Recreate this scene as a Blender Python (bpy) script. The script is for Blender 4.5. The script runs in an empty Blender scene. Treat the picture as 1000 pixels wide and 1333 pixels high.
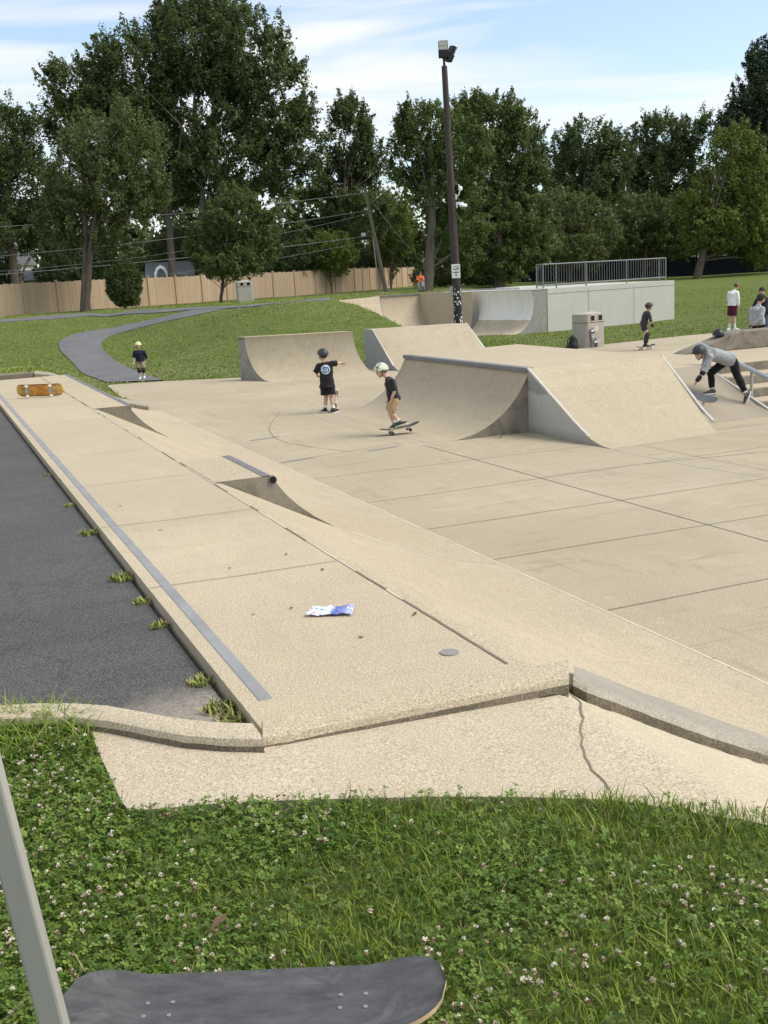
import bpy, bmesh, math, random
import numpy as np
from mathutils import Vector, Matrix
random.seed(7); rng = np.random.default_rng(7)
S = bpy.context.scene
COL = S.collection
PI = math.pi
# ------------------------------------------------------------------ camera frame (columns: right, up, back)
RC = np.array([[0.91880421, 0.13180968, -0.37205515],
               [-0.39104977, 0.17584334, -0.9034153],
               [-0.05365546, 0.97555386, 0.21310974]])
ZC = 2.65
YAW = math.atan2(-0.37205515, 0.9034153) + 0.0   # rotation of a frame whose y looks along the view
YAW = -math.atan2(0.37205515, 0.9034153)
def ray(x, y):
    return RC @ np.array([(x - 500) / 1400, -(y - 666.5) / 1400, -1.0])
def at(x, y, z=0.0):
    "point of the horizontal plane z seen at photo position x, y"
    v = ray(x, y); v = v * ((ZC - z) / -v[2]); return Vector((v[0], v[1], z))
def atd(x, y, d):
    "point at distance d along the view axis"
    v = ray(x, y) * d; return Vector((v[0], v[1], v[2] + ZC))
def atg(x, y):
    "point of the terrain seen at photo position"
    v = ray(x, y); t = 2.0
    while t < 400:
        p = v * t
        if p[2] + ZC <= terrain(p[0], p[1]): break
        t *= 1.004
    return Vector((p[0], p[1], float(terrain(p[0], p[1]))))
def ss(x, a, b):
    t = np.clip((np.asarray(x, float) - a) / (b - a), 0, 1); return t * t * (3 - 2 * t)
# ------------------------------------------------------------------ mesh collector
class MB:
    def __init__(s): s.v = []; s.f = []; s.m = []
    def add(s, vs, fs, mi=0):
        o = len(s.v); s.v += [tuple(p) for p in vs]; s.f += [tuple(i + o for i in f) for f in fs]; s.m += [mi] * len(fs); return s
    def quad(s, a, b, c, d, mi=0): return s.add([a, b, c, d], [(0, 1, 2, 3)], mi)
    def box(s, c, size, mi=0, rz=0.0, M=None):
        hx, hy, hz = size[0] / 2, size[1] / 2, size[2] / 2
        vs = [Vector((x, y, z)) for z in (-hz, hz) for y in (-hy, hy) for x in (-hx, hx)]
        R = M if M is not None else Matrix.Rotation(rz, 3, 'Z')
        vs = [R @ v + Vector(c) for v in vs]
        return s.add(vs, [(0, 2, 3, 1), (4, 5, 7, 6), (0, 1, 5, 4), (2, 6, 7, 3), (0, 4, 6, 2), (1, 3, 7, 5)], mi)
    def bar(s, a, b, w, h, mi=0, up=(0, 0, 1)):
        a = Vector(a); b = Vector(b); d = (b - a); L = d.length; d.normalize()
        u = Vector(up); r = d.cross(u)
        if r.length < 1e-4: r = d.cross(Vector((1, 0, 0)))
        r.normalize(); u = r.cross(d)
        M = Matrix((r, d, u)).transposed()
        return s.box((a + b) / 2, (w, L, h), mi, M=M)
    def tube(s, path, rad, n=10, mi=0, cap=True, side=None):
        path = [Vector(p) for p in path]
        if not hasattr(rad, '__len__'): rad = [rad] * len(path)
        o = len(s.v); prev = None
        for i, p in enumerate(path):
            d = (path[min(i + 1, len(path) - 1)] - path[max(i - 1, 0)]).normalized()
            if prev is None:
                e = Vector(side) if side is not None else (Vector((1, 0, 0)) if abs(d.x) < .9 else Vector((0, 1, 0)))
            else: e = prev
            e = (e - d * e.dot(d)); e.normalize(); prev = e
            g = d.cross(e)
            r = rad[i]; rx, ry = r if hasattr(r, '__len__') else (r, r)
            for k in range(n):
                a = 2 * PI * k / n
                s.v.append(tuple(p + e * (rx * math.cos(a)) + g * (ry * math.sin(a))))
        nf = 0
        for i in range(len(path) - 1):
            for k in range(n):
                a = o + i * n + k; b = o + i * n + (k + 1) % n
                s.f.append((a, b, b + n, a + n)); nf += 1
        if cap:
            s.f.append(tuple(o + k for k in reversed(range(n)))); q = o + (len(path) - 1) * n
            s.f.append(tuple(q + k for k in range(n))); nf += 2
        s.m += [mi] * nf
        return s
    def ball(s, c, r, mi=0, nu=12, nv=8, M=None, v0=0.0, v1=PI):
        if not hasattr(r, '__len__'): r = (r, r, r)
        c = Vector(c); vs = []; fs = []
        for j in range(nv + 1):
            t = v0 + (v1 - v0) * j / nv
            for i in range(nu):
                a = 2 * PI * i / nu
                p = Vector((r[0] * math.sin(t) * math.cos(a), r[1] * math.sin(t) * math.sin(a), r[2] * math.cos(t)))
                if M is not None: p = M @ p
                vs.append(c + p)
        for j in range(nv):
            for i in range(nu):
                a = j * nu + i; b = j * nu + (i + 1) % nu
                fs.append((a, a + nu, b + nu, b))
        fs.append(tuple(reversed(range(nu)))); fs.append(tuple(nv * nu + i for i in range(nu)))
        return s.add(vs, fs, mi)
    def prism(s, poly, org, du, dv, dw, mi=0, m0=None, m1=None):
        "polygon (u,v) swept along dw"
        org = Vector(org); du = Vector(du); dv = Vector(dv); dw = Vector(dw); n = len(poly)
        vs = [org + du * p[0] + dv * p[1] for p in poly] + [org + du * p[0] + dv * p[1] + dw for p in poly]
        o = len(s.v); s.v += [tuple(p) for p in vs]
        s.f.append(tuple(o + i for i in reversed(range(n)))); s.m.append(mi if m0 is None else m0)
        s.f.append(tuple(o + n + i for i in range(n))); s.m.append(mi if m1 is None else m1)
        for i in range(n):
            j = (i + 1) % n; s.f.append((o + i, o + j, o + n + j, o + n + i)); s.m.append(mi)
        return s
    def loft(s, A, B, mi=0, m0=None, m1=None):
        "solid between two closed 3-d polygons of equal length"
        n = len(A); o = len(s.v); s.v += [tuple(p) for p in A] + [tuple(p) for p in B]
        s.f.append(tuple(o + i for i in reversed(range(n)))); s.m.append(mi if m0 is None else m0)
        s.f.append(tuple(o + n + i for i in range(n))); s.m.append(mi if m1 is None else m1)
        for i in range(n):
            j = (i + 1) % n; s.f.append((o + i, o + j, o + n + j, o + n + i)); s.m.append(mi)
        return s
    def strip(s, pts, w, mi=0, zoff=0.004):
        "thin sheet along a polyline"
        pts = [Vector(p) for p in pts]; o = len(s.v)
        for i, p in enumerate(pts):
            d = pts[min(i + 1, len(pts) - 1)] - pts[max(i - 1, 0)]
            r = Vector((d.y, -d.x, 0)).normalized() * (w / 2)
            s.v += [tuple(p + r + Vector((0, 0, zoff))), tuple(p - r + Vector((0, 0, zoff)))]
        for i in range(len(pts) - 1):
            a = o + 2 * i; s.f.append((a, a + 2, a + 3, a + 1)); s.m.append(mi)
        return s
W = {}
def mesh_of(mb, mats, smooth=None, fixn=True):
    me = bpy.data.meshes.new('mesh'); me.from_pydata(mb.v, [], mb.f)
    for m in (mats if isinstance(mats, (list, tuple)) else [mats]): me.materials.append(m)
    if len(me.materials) > 1: me.polygons.foreach_set('material_index', mb.m)
    if fixn:
        bm = bmesh.new(); bm.from_mesh(me); bmesh.ops.recalc_face_normals(bm, faces=bm.faces); bm.to_mesh(me); bm.free()
    if smooth is not None:
        me.polygons.foreach_set('use_smooth', [True] * len(me.polygons)); me.set_sharp_from_angle(angle=math.radians(smooth))
    me.update(); return me
def link(name, me, parent=None, loc=(0, 0, 0), rz=0.0):
    o = bpy.data.objects.new(name, me); COL.objects.link(o)
    if parent is not None: o.parent = parent; W[o] = W[parent]
    else: o.location = loc; o.rotation_euler = (0, 0, rz); W[o] = (Vector(loc), rz)
    return o
def tag(o, label=None, cat=None, group=None, kind=None):
    if label: o['label'] = label
    if cat: o['category'] = cat
    if group: o['group'] = group
    if kind: o['kind'] = kind
    return o
def thing(name, label, cat, loc=(0, 0, 0), rz=0.0, group=None):
    return tag(link(name, None, None, loc, rz), label, cat, group)
def to_local(me, loc, rz):
    me.transform(Matrix.Rotation(-rz, 4, 'Z') @ Matrix.Translation(-Vector(loc)))
def part(name, mb, mats, parent, world=False, smooth=None, bevel=0, label=None, fixn=True):
    me = mb if isinstance(mb, bpy.types.Mesh) else mesh_of(mb, mats, smooth, fixn)
    if world: to_local(me, *W[parent])
    o = link(name, me, parent)
    if bevel: bev(o, bevel)
    if label: o['label'] = label
    return o
def solo(name, mb, mats, label=None, cat=None, group=None, kind=None, loc=None, smooth=None, bevel=0, rz=0.0, fixn=True):
    "a top-level thing that is one mesh, built in world coordinates"
    me = mb if isinstance(mb, bpy.types.Mesh) else mesh_of(mb, mats, smooth, fixn)
    if loc is None:
        n = len(me.vertices); a = np.empty(n * 3); me.vertices.foreach_get('co', a); a = a.reshape(-1, 3)
        loc = ((a[:, 0].min() + a[:, 0].max()) / 2, (a[:, 1].min() + a[:, 1].max()) / 2, a[:, 2].min())
    to_local(me, loc, rz)
    o = link(name, me, None, loc, rz)
    if bevel: bev(o, bevel)
    return tag(o, label, cat, group, kind)
def bev(o, w, seg=2):
    m = o.modifiers.new('b', 'BEVEL'); m.width = w; m.segments = seg; m.limit_method = 'ANGLE'; m.angle_limit = math.radians(40)
def copy_tree(o, parent=None):
    c = o.copy(); COL.objects.link(c); W[c] = W[o]
    if parent is not None: c.parent = parent
    for ch in list(o.children): copy_tree(ch, c)
    return c
def mesh_np(v, f, mats, tint=None, smooth=False):
    "v (n,3), f (m,k) arrays"
    me = bpy.data.meshes.new('mesh'); n, k = f.shape
    me.vertices.add(len(v)); me.vertices.foreach_set('co', v.astype(np.float32).ravel())
    me.loops.add(n * k); me.loops.foreach_set('vertex_index', f.astype(np.int32).ravel())
    me.polygons.add(n); me.polygons.foreach_set('loop_start', np.arange(0, n * k, k, dtype=np.int32))
    if tint is not None:
        a = me.attributes.new('tint', 'FLOAT', 'FACE'); a.data.foreach_set('value', tint.astype(np.float32))
    for m in (mats if isinstance(mats, (list, tuple)) else [mats]): me.materials.append(m)
    me.update(calc_edges=True)
    if smooth: me.polygons.foreach_set('use_smooth', np.ones(n, bool))
    return me
# ------------------------------------------------------------------ materials
class NT:
    def __init__(s, name):
        s.mat = bpy.data.materials.new(name); s.mat.use_nodes = True; s.t = s.mat.node_tree; s.t.nodes.clear()
        s.out = s.n('ShaderNodeOutputMaterial'); s.p = s.n('ShaderNodeBsdfPrincipled'); s.l(s.p.outputs[0], s.out.inputs[0])
    def n(s, typ, **kw):
        x = s.t.nodes.new(typ)
        for k, v in kw.items():
            if k in ('inp',):
                for a, b in v.items(): x.inputs[a].default_value = b
            else: setattr(x, k, v)
        return x
    def l(s, a, b): s.t.links.new(a, b)
    def pos(s, scale=(1, 1, 1), obj=False, rot=(0, 0, 0)):
        c = s.n('ShaderNodeTexCoord').outputs['Object'] if obj else s.n('ShaderNodeNewGeometry').outputs['Position']
        m = s.n('ShaderNodeMapping'); m.inputs['Scale'].default_value = scale; m.inputs['Rotation'].default_value = rot
        s.l(c, m.inputs[0]); return m.outputs[0]
    def noise(s, vec, scale, detail=4, rough=.55, dist=0):
        x = s.n('ShaderNodeTexNoise'); x.inputs['Scale'].default_value = scale; x.inputs['Detail'].default_value = detail
        x.inputs['Roughness'].default_value = rough; x.inputs['Distortion'].default_value = dist
        s.l(vec, x.inputs['Vector']); return x.outputs['Fac']
    def vor(s, vec, scale, out='Distance', feature='F1'):
        x = s.n('ShaderNodeTexVoronoi'); x.feature = feature; x.inputs['Scale'].default_value = scale; s.l(vec, x.inputs['Vector']); return x.outputs[out]
    def ramp(s, fac, stops, interp='LINEAR'):
        r = s.n('ShaderNodeValToRGB'); r.color_ramp.interpolation = interp; e = r.color_ramp.elements
        while len(e) < len(stops): e.new(.5)
        for el, (p, c) in zip(e, stops):
            el.position = p; el.color = (c, c, c, 1) if not hasattr(c, '__len__') else (*c, 1)
        s.l(fac, r.inputs[0]); return r.outputs[0]
    def mix(s, fac, a, b, mode='MIX'):
        m = s.n('ShaderNodeMix', data_type='RGBA', blend_type=mode)
        for sock, v in ((m.inputs[0], fac), (m.inputs[6], a), (m.inputs[7], b)):
            if hasattr(v, 'node'): s.l(v, sock)
            elif hasattr(v, '__len__'): sock.default_value = (*v, 1)
            else: sock.default_value = v if sock == m.inputs[0] else (v, v, v, 1)
        return m.outputs[2]
    def math(s, op, a, b=0.0):
        m = s.n('ShaderNodeMath', operation=op)
        for i, v in enumerate((a, b)):
            if hasattr(v, 'node'): s.l(v, m.inputs[i])
            else: m.inputs[i].default_value = v
        return m.outputs[0]
    def bump(s, h, strength=.3, dist=.01):
        b = s.n('ShaderNodeBump'); b.inputs['Strength'].default_value = strength; b.inputs['Distance'].default_value = dist
        s.l(h, b.inputs['Height']); s.l(b.outputs[0], s.p.inputs['Normal'])
    def fin(s, col, rough=.7, metal=0.0, spec=.5):
        if hasattr(col, 'node'): s.l(col, s.p.inputs['Base Color'])
        else: s.p.inputs['Base Color'].default_value = (*col, 1)
        if hasattr(rough, 'node'): s.l(rough, s.p.inputs['Roughness'])
        else: s.p.inputs['Roughness'].default_value = rough
        s.p.inputs['Metallic'].default_value = metal; s.p.inputs['Specular IOR Level'].default_value = spec
        return s.mat
def simple(name, col, rough=.6, metal=0.0, var=.12, scale=8.0, bump=0.0, obj=True, spec=.4):
    t = NT(name); p = t.pos(obj=obj); f = t.noise(p, scale, 4)
    c = t.mix(f, tuple(x * (1 - var) for x in col), tuple(min(1, x * (1 + var)) for x in col))
    if bump: t.bump(t.noise(p, scale * 6, 3), bump, .004)
    return t.fin(c, rough, metal, spec)
def concrete(name, col, dark, patch=.5, speck=.35, rough=.85, streak=None, bscale=160, stain=.0, grain=190, slabs=None, marks=.0, sa=.55):
    t = NT(name); p = t.pos()
    big = t.ramp(t.noise(p, .33, 7, .62, .6), [(.3, 0.0), (.72, 1.0)])
    c = t.mix(t.math('MULTIPLY', big, patch), col, dark)
    sw = t.ramp(t.noise(t.pos((1.6, .5, 1), rot=(0, 0, .3)), 1.3, 8, .66, 1.0), [(.35, 0.0), (.75, 1.0)])
    c = t.mix(t.math('MULTIPLY', sw, patch * .55), c, tuple(x * .72 for x in col))
    wet = t.ramp(t.noise(p, .9, 5, .7, 1.5), [(.58, 0.0), (.66, 1.0)])
    c = t.mix(t.math('MULTIPLY', wet, patch * .28), c, tuple(x * 1.18 for x in col))
    if streak:
        st = t.ramp(t.noise(t.pos(streak), 2.2, 6, .7), [(.4, 0.0), (.8, 1.0)]); c = t.mix(t.math('MULTIPLY', st, sa), c, tuple(x * .45 for x in col))
    if stain:
        s2 = t.ramp(t.noise(p, 1.9, 8, .75, .8), [(.42, 0.0), (.62, 1.0)]); c = t.mix(t.math('MULTIPLY', s2, stain), c, tuple(x * .33 for x in dark))
    if slabs:
        sp_ = t.n('ShaderNodeVectorMath', operation='FLOOR'); t.l(t.pos((1 / slabs[0], 1 / slabs[1], .001)), sp_.inputs[0]); wn = t.n('ShaderNodeTexWhiteNoise'); t.l(sp_.outputs[0], wn.inputs[0]); c = t.mix(t.math('MULTIPLY', wn.outputs[0], .42), c, tuple(x * .66 for x in col))
    if marks:
        for sc_, ro in (((.25, 2.6, 1), .5), ((2.2, .22, 1), .25), ((.3, 3.2, 1), -.7)):
            mk = t.ramp(t.noise(t.pos(sc_, rot=(0, 0, ro)), 2.4, 5, .55, .7), [(.61, 0.0), (.66, 1.0), (.70, .2)]); c = t.mix(t.math('MULTIPLY', mk, marks), c, tuple(x * .5 for x in dark))
    fine = t.ramp(t.noise(p, 4.5, 9, .8, .6), [(.38, 0.0), (.70, 1.0)]); c = t.mix(t.math('MULTIPLY', fine, .22), c, tuple(x * .55 for x in col))
    g = t.noise(p, grain, 2, .6); c = t.mix(t.math('MULTIPLY', t.ramp(g, [(.36, 1.0), (.5, 0.0)]), speck), c, tuple(x * .4 for x in dark))
    c = t.mix(t.math('MULTIPLY', t.ramp(g, [(.56, 0.0), (.7, 1.0)]), speck * .8), c, tuple(min(1, x * 1.45) for x in col))
    g2 = t.ramp(t.noise(p, 38, 3, .7), [(.4, 0.0), (.72, 1.0)]); c = t.mix(t.math('MULTIPLY', g2, speck * .45), c, tuple(x * .6 for x in dark))
    pit = t.vor(p, 5.5); c = t.mix(t.math('MULTIPLY', t.ramp(pit, [(.03, 1.0), (.06, 0.0)]), .5), c, tuple(x * .35 for x in dark))
    t.bump(t.math('ADD', t.noise(p, bscale, 3, .6), t.math('MULTIPLY', t.noise(p, 9, 4), .8)), .32, .006)
    return t.fin(c, rough, 0, .25)
# ------------------------------------------------------------------ shared materials
C_DECK = concrete('deck_concrete', (.61, .52, .365), (.47, .39, .255), .8, .65, grain=120, slabs=(9, 1.87), marks=.12)
C_FLOOR = concrete('floor_concrete', (.575, .495, .355), (.385, .315, .20), 1.0, .7, grain=110, slabs=(2.45, 1.72), marks=.3)
C_WALK = concrete('walk_concrete', (.61, .525, .38), (.48, .40, .275), .65, .6, grain=130)
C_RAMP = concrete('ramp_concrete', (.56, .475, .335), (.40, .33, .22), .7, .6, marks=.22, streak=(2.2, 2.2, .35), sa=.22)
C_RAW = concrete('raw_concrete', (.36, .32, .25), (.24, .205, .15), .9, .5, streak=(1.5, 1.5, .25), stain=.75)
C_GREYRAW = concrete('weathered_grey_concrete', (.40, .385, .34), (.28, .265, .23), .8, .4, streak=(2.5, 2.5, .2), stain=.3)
C_KERB = concrete('kerb_concrete', (.44, .40, .32), (.30, .265, .20), .8, .55, grain=140, stain=.3)
C_WHITEQP = concrete('white_washed_concrete', (.66, .65, .61), (.5, .49, .45), .6, .2, streak=(2, 2, .3))
def painted(name, col, patchy=True):
    t = NT(name); p = t.pos(); n = t.ramp(t.noise(p, 1.1, 5, .6), [(.35, 0.0), (.7, 1.0)])
    c = t.mix(t.math('MULTIPLY', n, .35), col, tuple(x * .82 for x in col))
    st = t.ramp(t.noise(t.pos((3, 3, .15)), 3, 5, .7), [(.5, 0.0), (.85, 1.0)]); c = t.mix(t.math('MULTIPLY', st, .3), c, tuple(x * .6 for x in col))
    if patchy:   # darker repaint over the upper part, ragged lower edge
        z = t.n('ShaderNodeSeparateXYZ'); t.l(p, z.inputs[0])
        zz = t.math('ADD', z.outputs[2], t.math('MULTIPLY', t.noise(p, 1.7, 4), -.28))
        m = t.ramp(zz, [(.5, 0.0), (.52, 1.0)]); c = t.mix(m, c, tuple(x * .62 for x in col))
        b = t.ramp(z.outputs[2], [(.0, 1.0), (.16, 0.0)]); c = t.mix(t.math('MULTIPLY', b, t.noise(p, 9, 5)), c, (.2, .18, .12))
    t.bump(t.noise(p, 60, 3), .12, .004)
    return t.fin(c, .6, 0, .35)
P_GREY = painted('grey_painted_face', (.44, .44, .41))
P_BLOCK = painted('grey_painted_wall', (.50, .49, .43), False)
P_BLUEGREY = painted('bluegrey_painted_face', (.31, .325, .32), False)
WORN = simple('worn_white_steel_edge', (.50, .47, .41), .7, .0, .25, 6, .2, obj=False)
STEEL = simple('galvanised_steel', (.27, .27, .265), .7, .1, .3, 5, .1, obj=False)
DARKSTEEL = simple('dark_steel_coping', (.17, .175, .18), .65, .1, .3, 6, .1, obj=False)
RAIL = simple('grey_rail_steel', (.46, .47, .47), .4, .7, .15, 10, obj=False)
JD = simple('dark_joint', (.20, .165, .115), .9, obj=False, var=.5, scale=3)
JW = simple('pale_joint_sealant', (.56, .505, .40), .8, obj=False, var=.35, scale=4)
t = NT('half_white_concrete'); p = t.pos(); z = t.n('ShaderNodeSeparateXYZ'); t.l(p, z.inputs[0])
zz = t.math('ADD', z.outputs[2], t.math('MULTIPLY', t.noise(p, 2.0, 3), -.10)); k = t.ramp(zz, [(.50, 0.0), (.512, 1.0)])
n1 = t.ramp(t.noise(t.pos((2, 2, .4)), 2, 7, .7), [(.45, 0.0), (.75, 1.0)])
c = t.mix(k, t.mix(n1, (.52, .44, .31), (.42, .35, .24)), t.mix(t.math('MULTIPLY', n1, .5), (.82, .78, .70), (.58, .55, .49)))
HW = t.fin(c, .8, 0, .25)
BLACKHOLE = simple('black_void', (.006, .006, .006), .9)
# ------------------------------------------------------------------ terrain
PARK = [(4.0, 3.3), (4.2, 24.3), (4.75, 32.3), (6.3, 31.95), (8.6, 30.7), (12, 30.4), (19.2, 30.3), (21.5, 31.3), (25.3, 32.0), (29, 31.9), (45, 31.5), (45, 3.3)]
PAD2 = [(19.4, 44.5), (21.2, 41.4), (23.0, 40.2), (24.4, 41.0), (27.6, 48.5), (19.9, 46.4)]
WALK_NEAR = [(.40, 4.42), (.40, 3.85), (.41, 3.38), (.75, 3.27), (1.05, 3.13), (1.37, 2.99), (1.62, 2.86), (1.87, 2.71), (2.08, 2.49), (2.25, 2.28), (2.5, 1.8), (2.65, 1.0), (2.7, -1.5)]
WALK_POLY = [(.40, 4.6)] + WALK_NEAR + [(6, -1.5), (6, 4.6)]
def pip(x, y, poly):
    ins = np.zeros(np.shape(x), bool); n = len(poly)
    for i in range(n):
        x1, y1 = poly[i]; x2, y2 = poly[(i + 1) % n]
        c = (y1 > y) != (y2 > y)
        with np.errstate(divide='ignore', invalid='ignore'):
            xi = (x2 - x1) * (y - y1) / ((y2 - y1) if y2 != y1 else 1e-9) + x1
        ins ^= c & (x < xi)
    return ins
C11, S11 = math.cos(math.radians(11)), math.sin(math.radians(11))
def terrain(x, y):
    x = np.asarray(x, float); y = np.asarray(y, float)
    n = -.47 * x + .88 * y; lat = .919 * x - .391 * y; d = .372 * x + .903 * y; u = lat / np.maximum(d, 1)
    z = 1.5 * ss(n, 31, 56) * (1 - ss(u, .06, .2)) + 1.0 * ss(d, 58, 108) * ss(u, .06, .2)
    a = C11 * (x - 19.63) + S11 * (y - 46.7); q = -S11 * (x - 19.63) + C11 * (y - 46.7)
    soft = ss(q, -8.5, -.3); hard = ss(q, -.2, .5); k = ss(a, -2.6, -1.2)
    mnd = 1.72 * (soft * (1 - k) + hard * k) * (1 - ss(a, 9, 16)) * (1 - ss(-a, 4, 14)) * (1 - .35 * ss(q, 14, 30))
    z = np.maximum(z, mnd)
    # high ground round the end of the long deck
    hi = 1.0 * (1 - ss(x, 2.1, 4.7)) * (1 - ss(y, 26, 40)) * ss(y, 23.7, 24.4)
    z = np.maximum(z, hi)
    lot = (x < 2.2) & (y < 24.0); z = np.where(lot, .80, z)
    # near lawn, falling away past the kerb
    near = .945 + .05 * ss(-y, -3.0, -2.0) - .5 * np.clip(x - 2.5, 0, 1.7); nm = (y < 4.4)
    z = np.where(nm & (x < 4.2), near, z); z = np.where(nm & pip(x, y, WALK_POLY), near - .22, z); z = np.where(nm & (y > 3.45) & (x > .405), near - .22, z)
    z = np.where((y >= 4.4) & (x < 5) & (x >= 2.2) & (y < 23.6), -.4, z)
    z = np.where(pip(x, y, PARK) & (x > 4.0), -.07, z)
    z = np.where(pip(x, y, PAD2), -.07, z)
    w = .03 * np.sin(x * .9 + 1) * np.sin(y * .7) * ss(y, 33, 40)
    return z + w
GRASS_NT = NT('lawn_ground'); t = GRASS_NT; p = t.pos()
g1 = t.ramp(t.noise(p, .25, 6, .65), [(.3, (.15, .20, .04)), (.7, (.23, .26, .07))])
g2 = t.ramp(t.noise(t.pos((.5, 2, 1), rot=(0, 0, .45)), 1.4, 7, .75), [(.3, (.085, .14, .028)), (.72, (.23, .255, .08))])
gc = t.mix(.55, g1, g2)
gf = t.ramp(t.noise(p, 14, 6, .8), [(.34, 0.0), (.62, 1.0)]); gc = t.mix(gf, t.mix(.6, gc, (.028, .06, .012)), gc)
dry = t.ramp(t.noise(p, 4.2, 6, .8), [(.58, 0.0), (.75, 1.0)]); gc = t.mix(t.math('MULTIPLY', dry, .35), gc, (.27, .25, .11))
fl = t.ramp(t.vor(p, 6.0), [(.09, 1.0), (.15, 0.0)]); fm = t.ramp(t.noise(p, .5, 4, .7), [(.42, 0.0), (.56, 1.0)])
gc = t.mix(t.math('MULTIPLY', t.math('MULTIPLY', fl, fm), .85), gc, (.52, .50, .36))
t.bump(t.noise(p, 26, 5, .8), .9, .08)
LAWN = t.fin(gc, .9, 0, .1)
def axis(segs):
    out = []
    for a, b, st in segs: out += list(np.arange(a, b, st))
    return np.array(out + [segs[-1][1]])
gx = axis([(-330, -60, 18), (-60, -12, 3), (-12, -2.4, .4), (-2.4, 3, .09), (3, 34, .33), (34, 60, 1.5), (60, 420, 12)])
gy = axis([(-60, -6, 6), (-6, .4, .6), (.4, 5, .09), (5, 60, .33), (60, 110, 1.5), (110, 460, 14)])
X, Y = np.meshgrid(gx, gy); Z = terrain(X, Y)
nx, ny = len(gx), len(gy)
I = np.arange(nx * ny).reshape(ny, nx)
F = np.stack([I[:-1, :-1].ravel(), I[:-1, 1:].ravel(), I[1:, 1:].ravel(), I[1:, :-1].ravel()], 1)
me = mesh_np(np.stack([X.ravel(), Y.ravel(), Z.ravel()], 1), F, LAWN, smooth=True)
tag(link('lawn', me), kind='structure')
# skate park floor: slab with saw-cut joints
mb = MB(); mb.prism(PARK, (0, 0, -.25), (1, 0, 0), (0, 1, 0), (0, 0, .25))
def jl(pts, w, mi, z=0.0): mb.strip([at(x, y, z) for x, y in pts], w, mi, .004)
for a, b in (((460, 617), (770, 583)), ((500, 652), (850, 601)), ((598, 683), (1000, 623)), ((646, 728), (1000, 674)), ((814, 790), (1000, 755)), ((840, 604), (1000, 588))):
    pa, pb = at(*a), at(*b); yy = (pa.y + pb.y) / 2; mb.strip([Vector((4.66, pa.y, 0)), Vector((9.0, (pa.y + pb.y) / 2, 0)), Vector((24, pb.y, 0))] if a[0] < 840 else [pa, pb], .010, 1)
mb.strip([Vector((7.13, 4, 0)), Vector((7.1, 15.3, 0))], .013, 1)
mb.strip([Vector((9.6, 4, 0)), Vector((9.6, 13.3, 0))], .008, 1); mb.strip([Vector((12.3, 4, 0)), Vector((12.3, 13.3, 0))], .008, 1)
jl([(750, 572), (820, 590), (900, 606), (1000, 622)], .02, 2)
jl([(590, 658 - 84), (520, 577), (440, 590), (380, 600)], .010, 1)
mb.strip([Vector((4.63, 3.62, 0)), Vector((4.63, 12, 0)), Vector((4.63, 24.2, 0))], .02, 2)
jl([(505, 564), (470, 556), (430, 547), (413, 541), (409, 537), (415, 534), (440, 531), (475, 527)], .022, 2)
jl([(500, 564), (540, 572), (575, 580)], .02, 2)
jl([(363, 536), (360, 543), (352, 552), (350, 560), (357, 570), (375, 577), (410, 583), (455, 588)], .011, 1)
for px, py in ((388, 599), (500, 584), (345, 571)):   # long thin patches
    c = at(px, py); mb.strip([c + Vector((-.28, -.06, 0)), c + Vector((.28, .08, 0))], .1, 3)
PATCH = simple('cement_patch', (.27, .25, .21), .9, obj=False)
tag(solo('skatepark_floor', mb, [C_FLOOR, JD, JW, PATCH], loc=(0, 0, 0)), kind='structure')
mb = MB(); mb.prism(PAD2, (0, 0, -.2), (1, 0, 0), (0, 1, 0), (0, 0, .21)); tag(solo('concrete_pad', mb, C_RAMP, loc=(23, 43, 0)), kind='structure')
# asphalt lot
t = NT('asphalt'); p = t.pos()
c = t.mix(t.ramp(t.noise(p, .7, 6, .65), [(.3, 0.0), (.7, 1.0)]), (.060, .058, .056), (.098, .094, .088))
c = t.mix(t.ramp(t.noise(t.pos((.4, 3, 1), rot=(0, 0, .9)), 2.0, 6, .7), [(.5, 0.0), (.8, .6)]), c, (.034, .033, .033))
crk = t.n('ShaderNodeTexVoronoi'); crk.feature = 'DISTANCE_TO_EDGE'; crk.inputs['Scale'].default_value = .42; wv = t.n('ShaderNodeVectorMath', operation='ADD'); t.l(p, wv.inputs[0]); nz_ = t.n('ShaderNodeTexNoise'); nz_.inputs['Scale'].default_value = 1.6; nz_.inputs['Detail'].default_value = 6; t.l(p, nz_.inputs['Vector']); t.l(nz_.outputs['Color'], wv.inputs[1]); t.l(wv.outputs[0], crk.inputs['Vector']); c = t.mix(t.ramp(crk.outputs['Distance'], [(.003, .3), (.009, 0.0)]), c, (.012, .012, .012))
g = t.noise(p, 150, 2, .6); c = t.mix(t.ramp(g, [(.53, 0.0), (.62, .75)]), c, (.19, .185, .175)); c = t.mix(t.ramp(g, [(.36, .7), (.46, 0.0)]), c, (.008, .008, .009))
g = t.noise(p, 55, 3, .7); c = t.mix(t.ramp(g, [(.6, 0.0), (.72, .5)]), c, (.15, .14, .13))
sep = t.n('ShaderNodeVectorMath', operation='DISTANCE'); t.l(p, sep.inputs[0]); sep.inputs[1].default_value = (.93, 4.0, .93)
dust = t.ramp(t.math('ADD', sep.outputs['Value'], t.math('MULTIPLY', t.noise(p, 7, 5, .7), -.5)), [(.02, .9), (.32, 0.0)])
c = t.mix(t.math('MULTIPLY', dust, t.ramp(t.noise(p, 60, 3, .7), [(.3, .3), (.6, 1.0)])), c, (.34, .30, .24))
t.bump(t.math('ADD', t.noise(p, 150, 3, .7), t.noise(p, 3, 3)), .6, .006)
ASPH = t.fin(c, .85, 0, .3)
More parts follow.
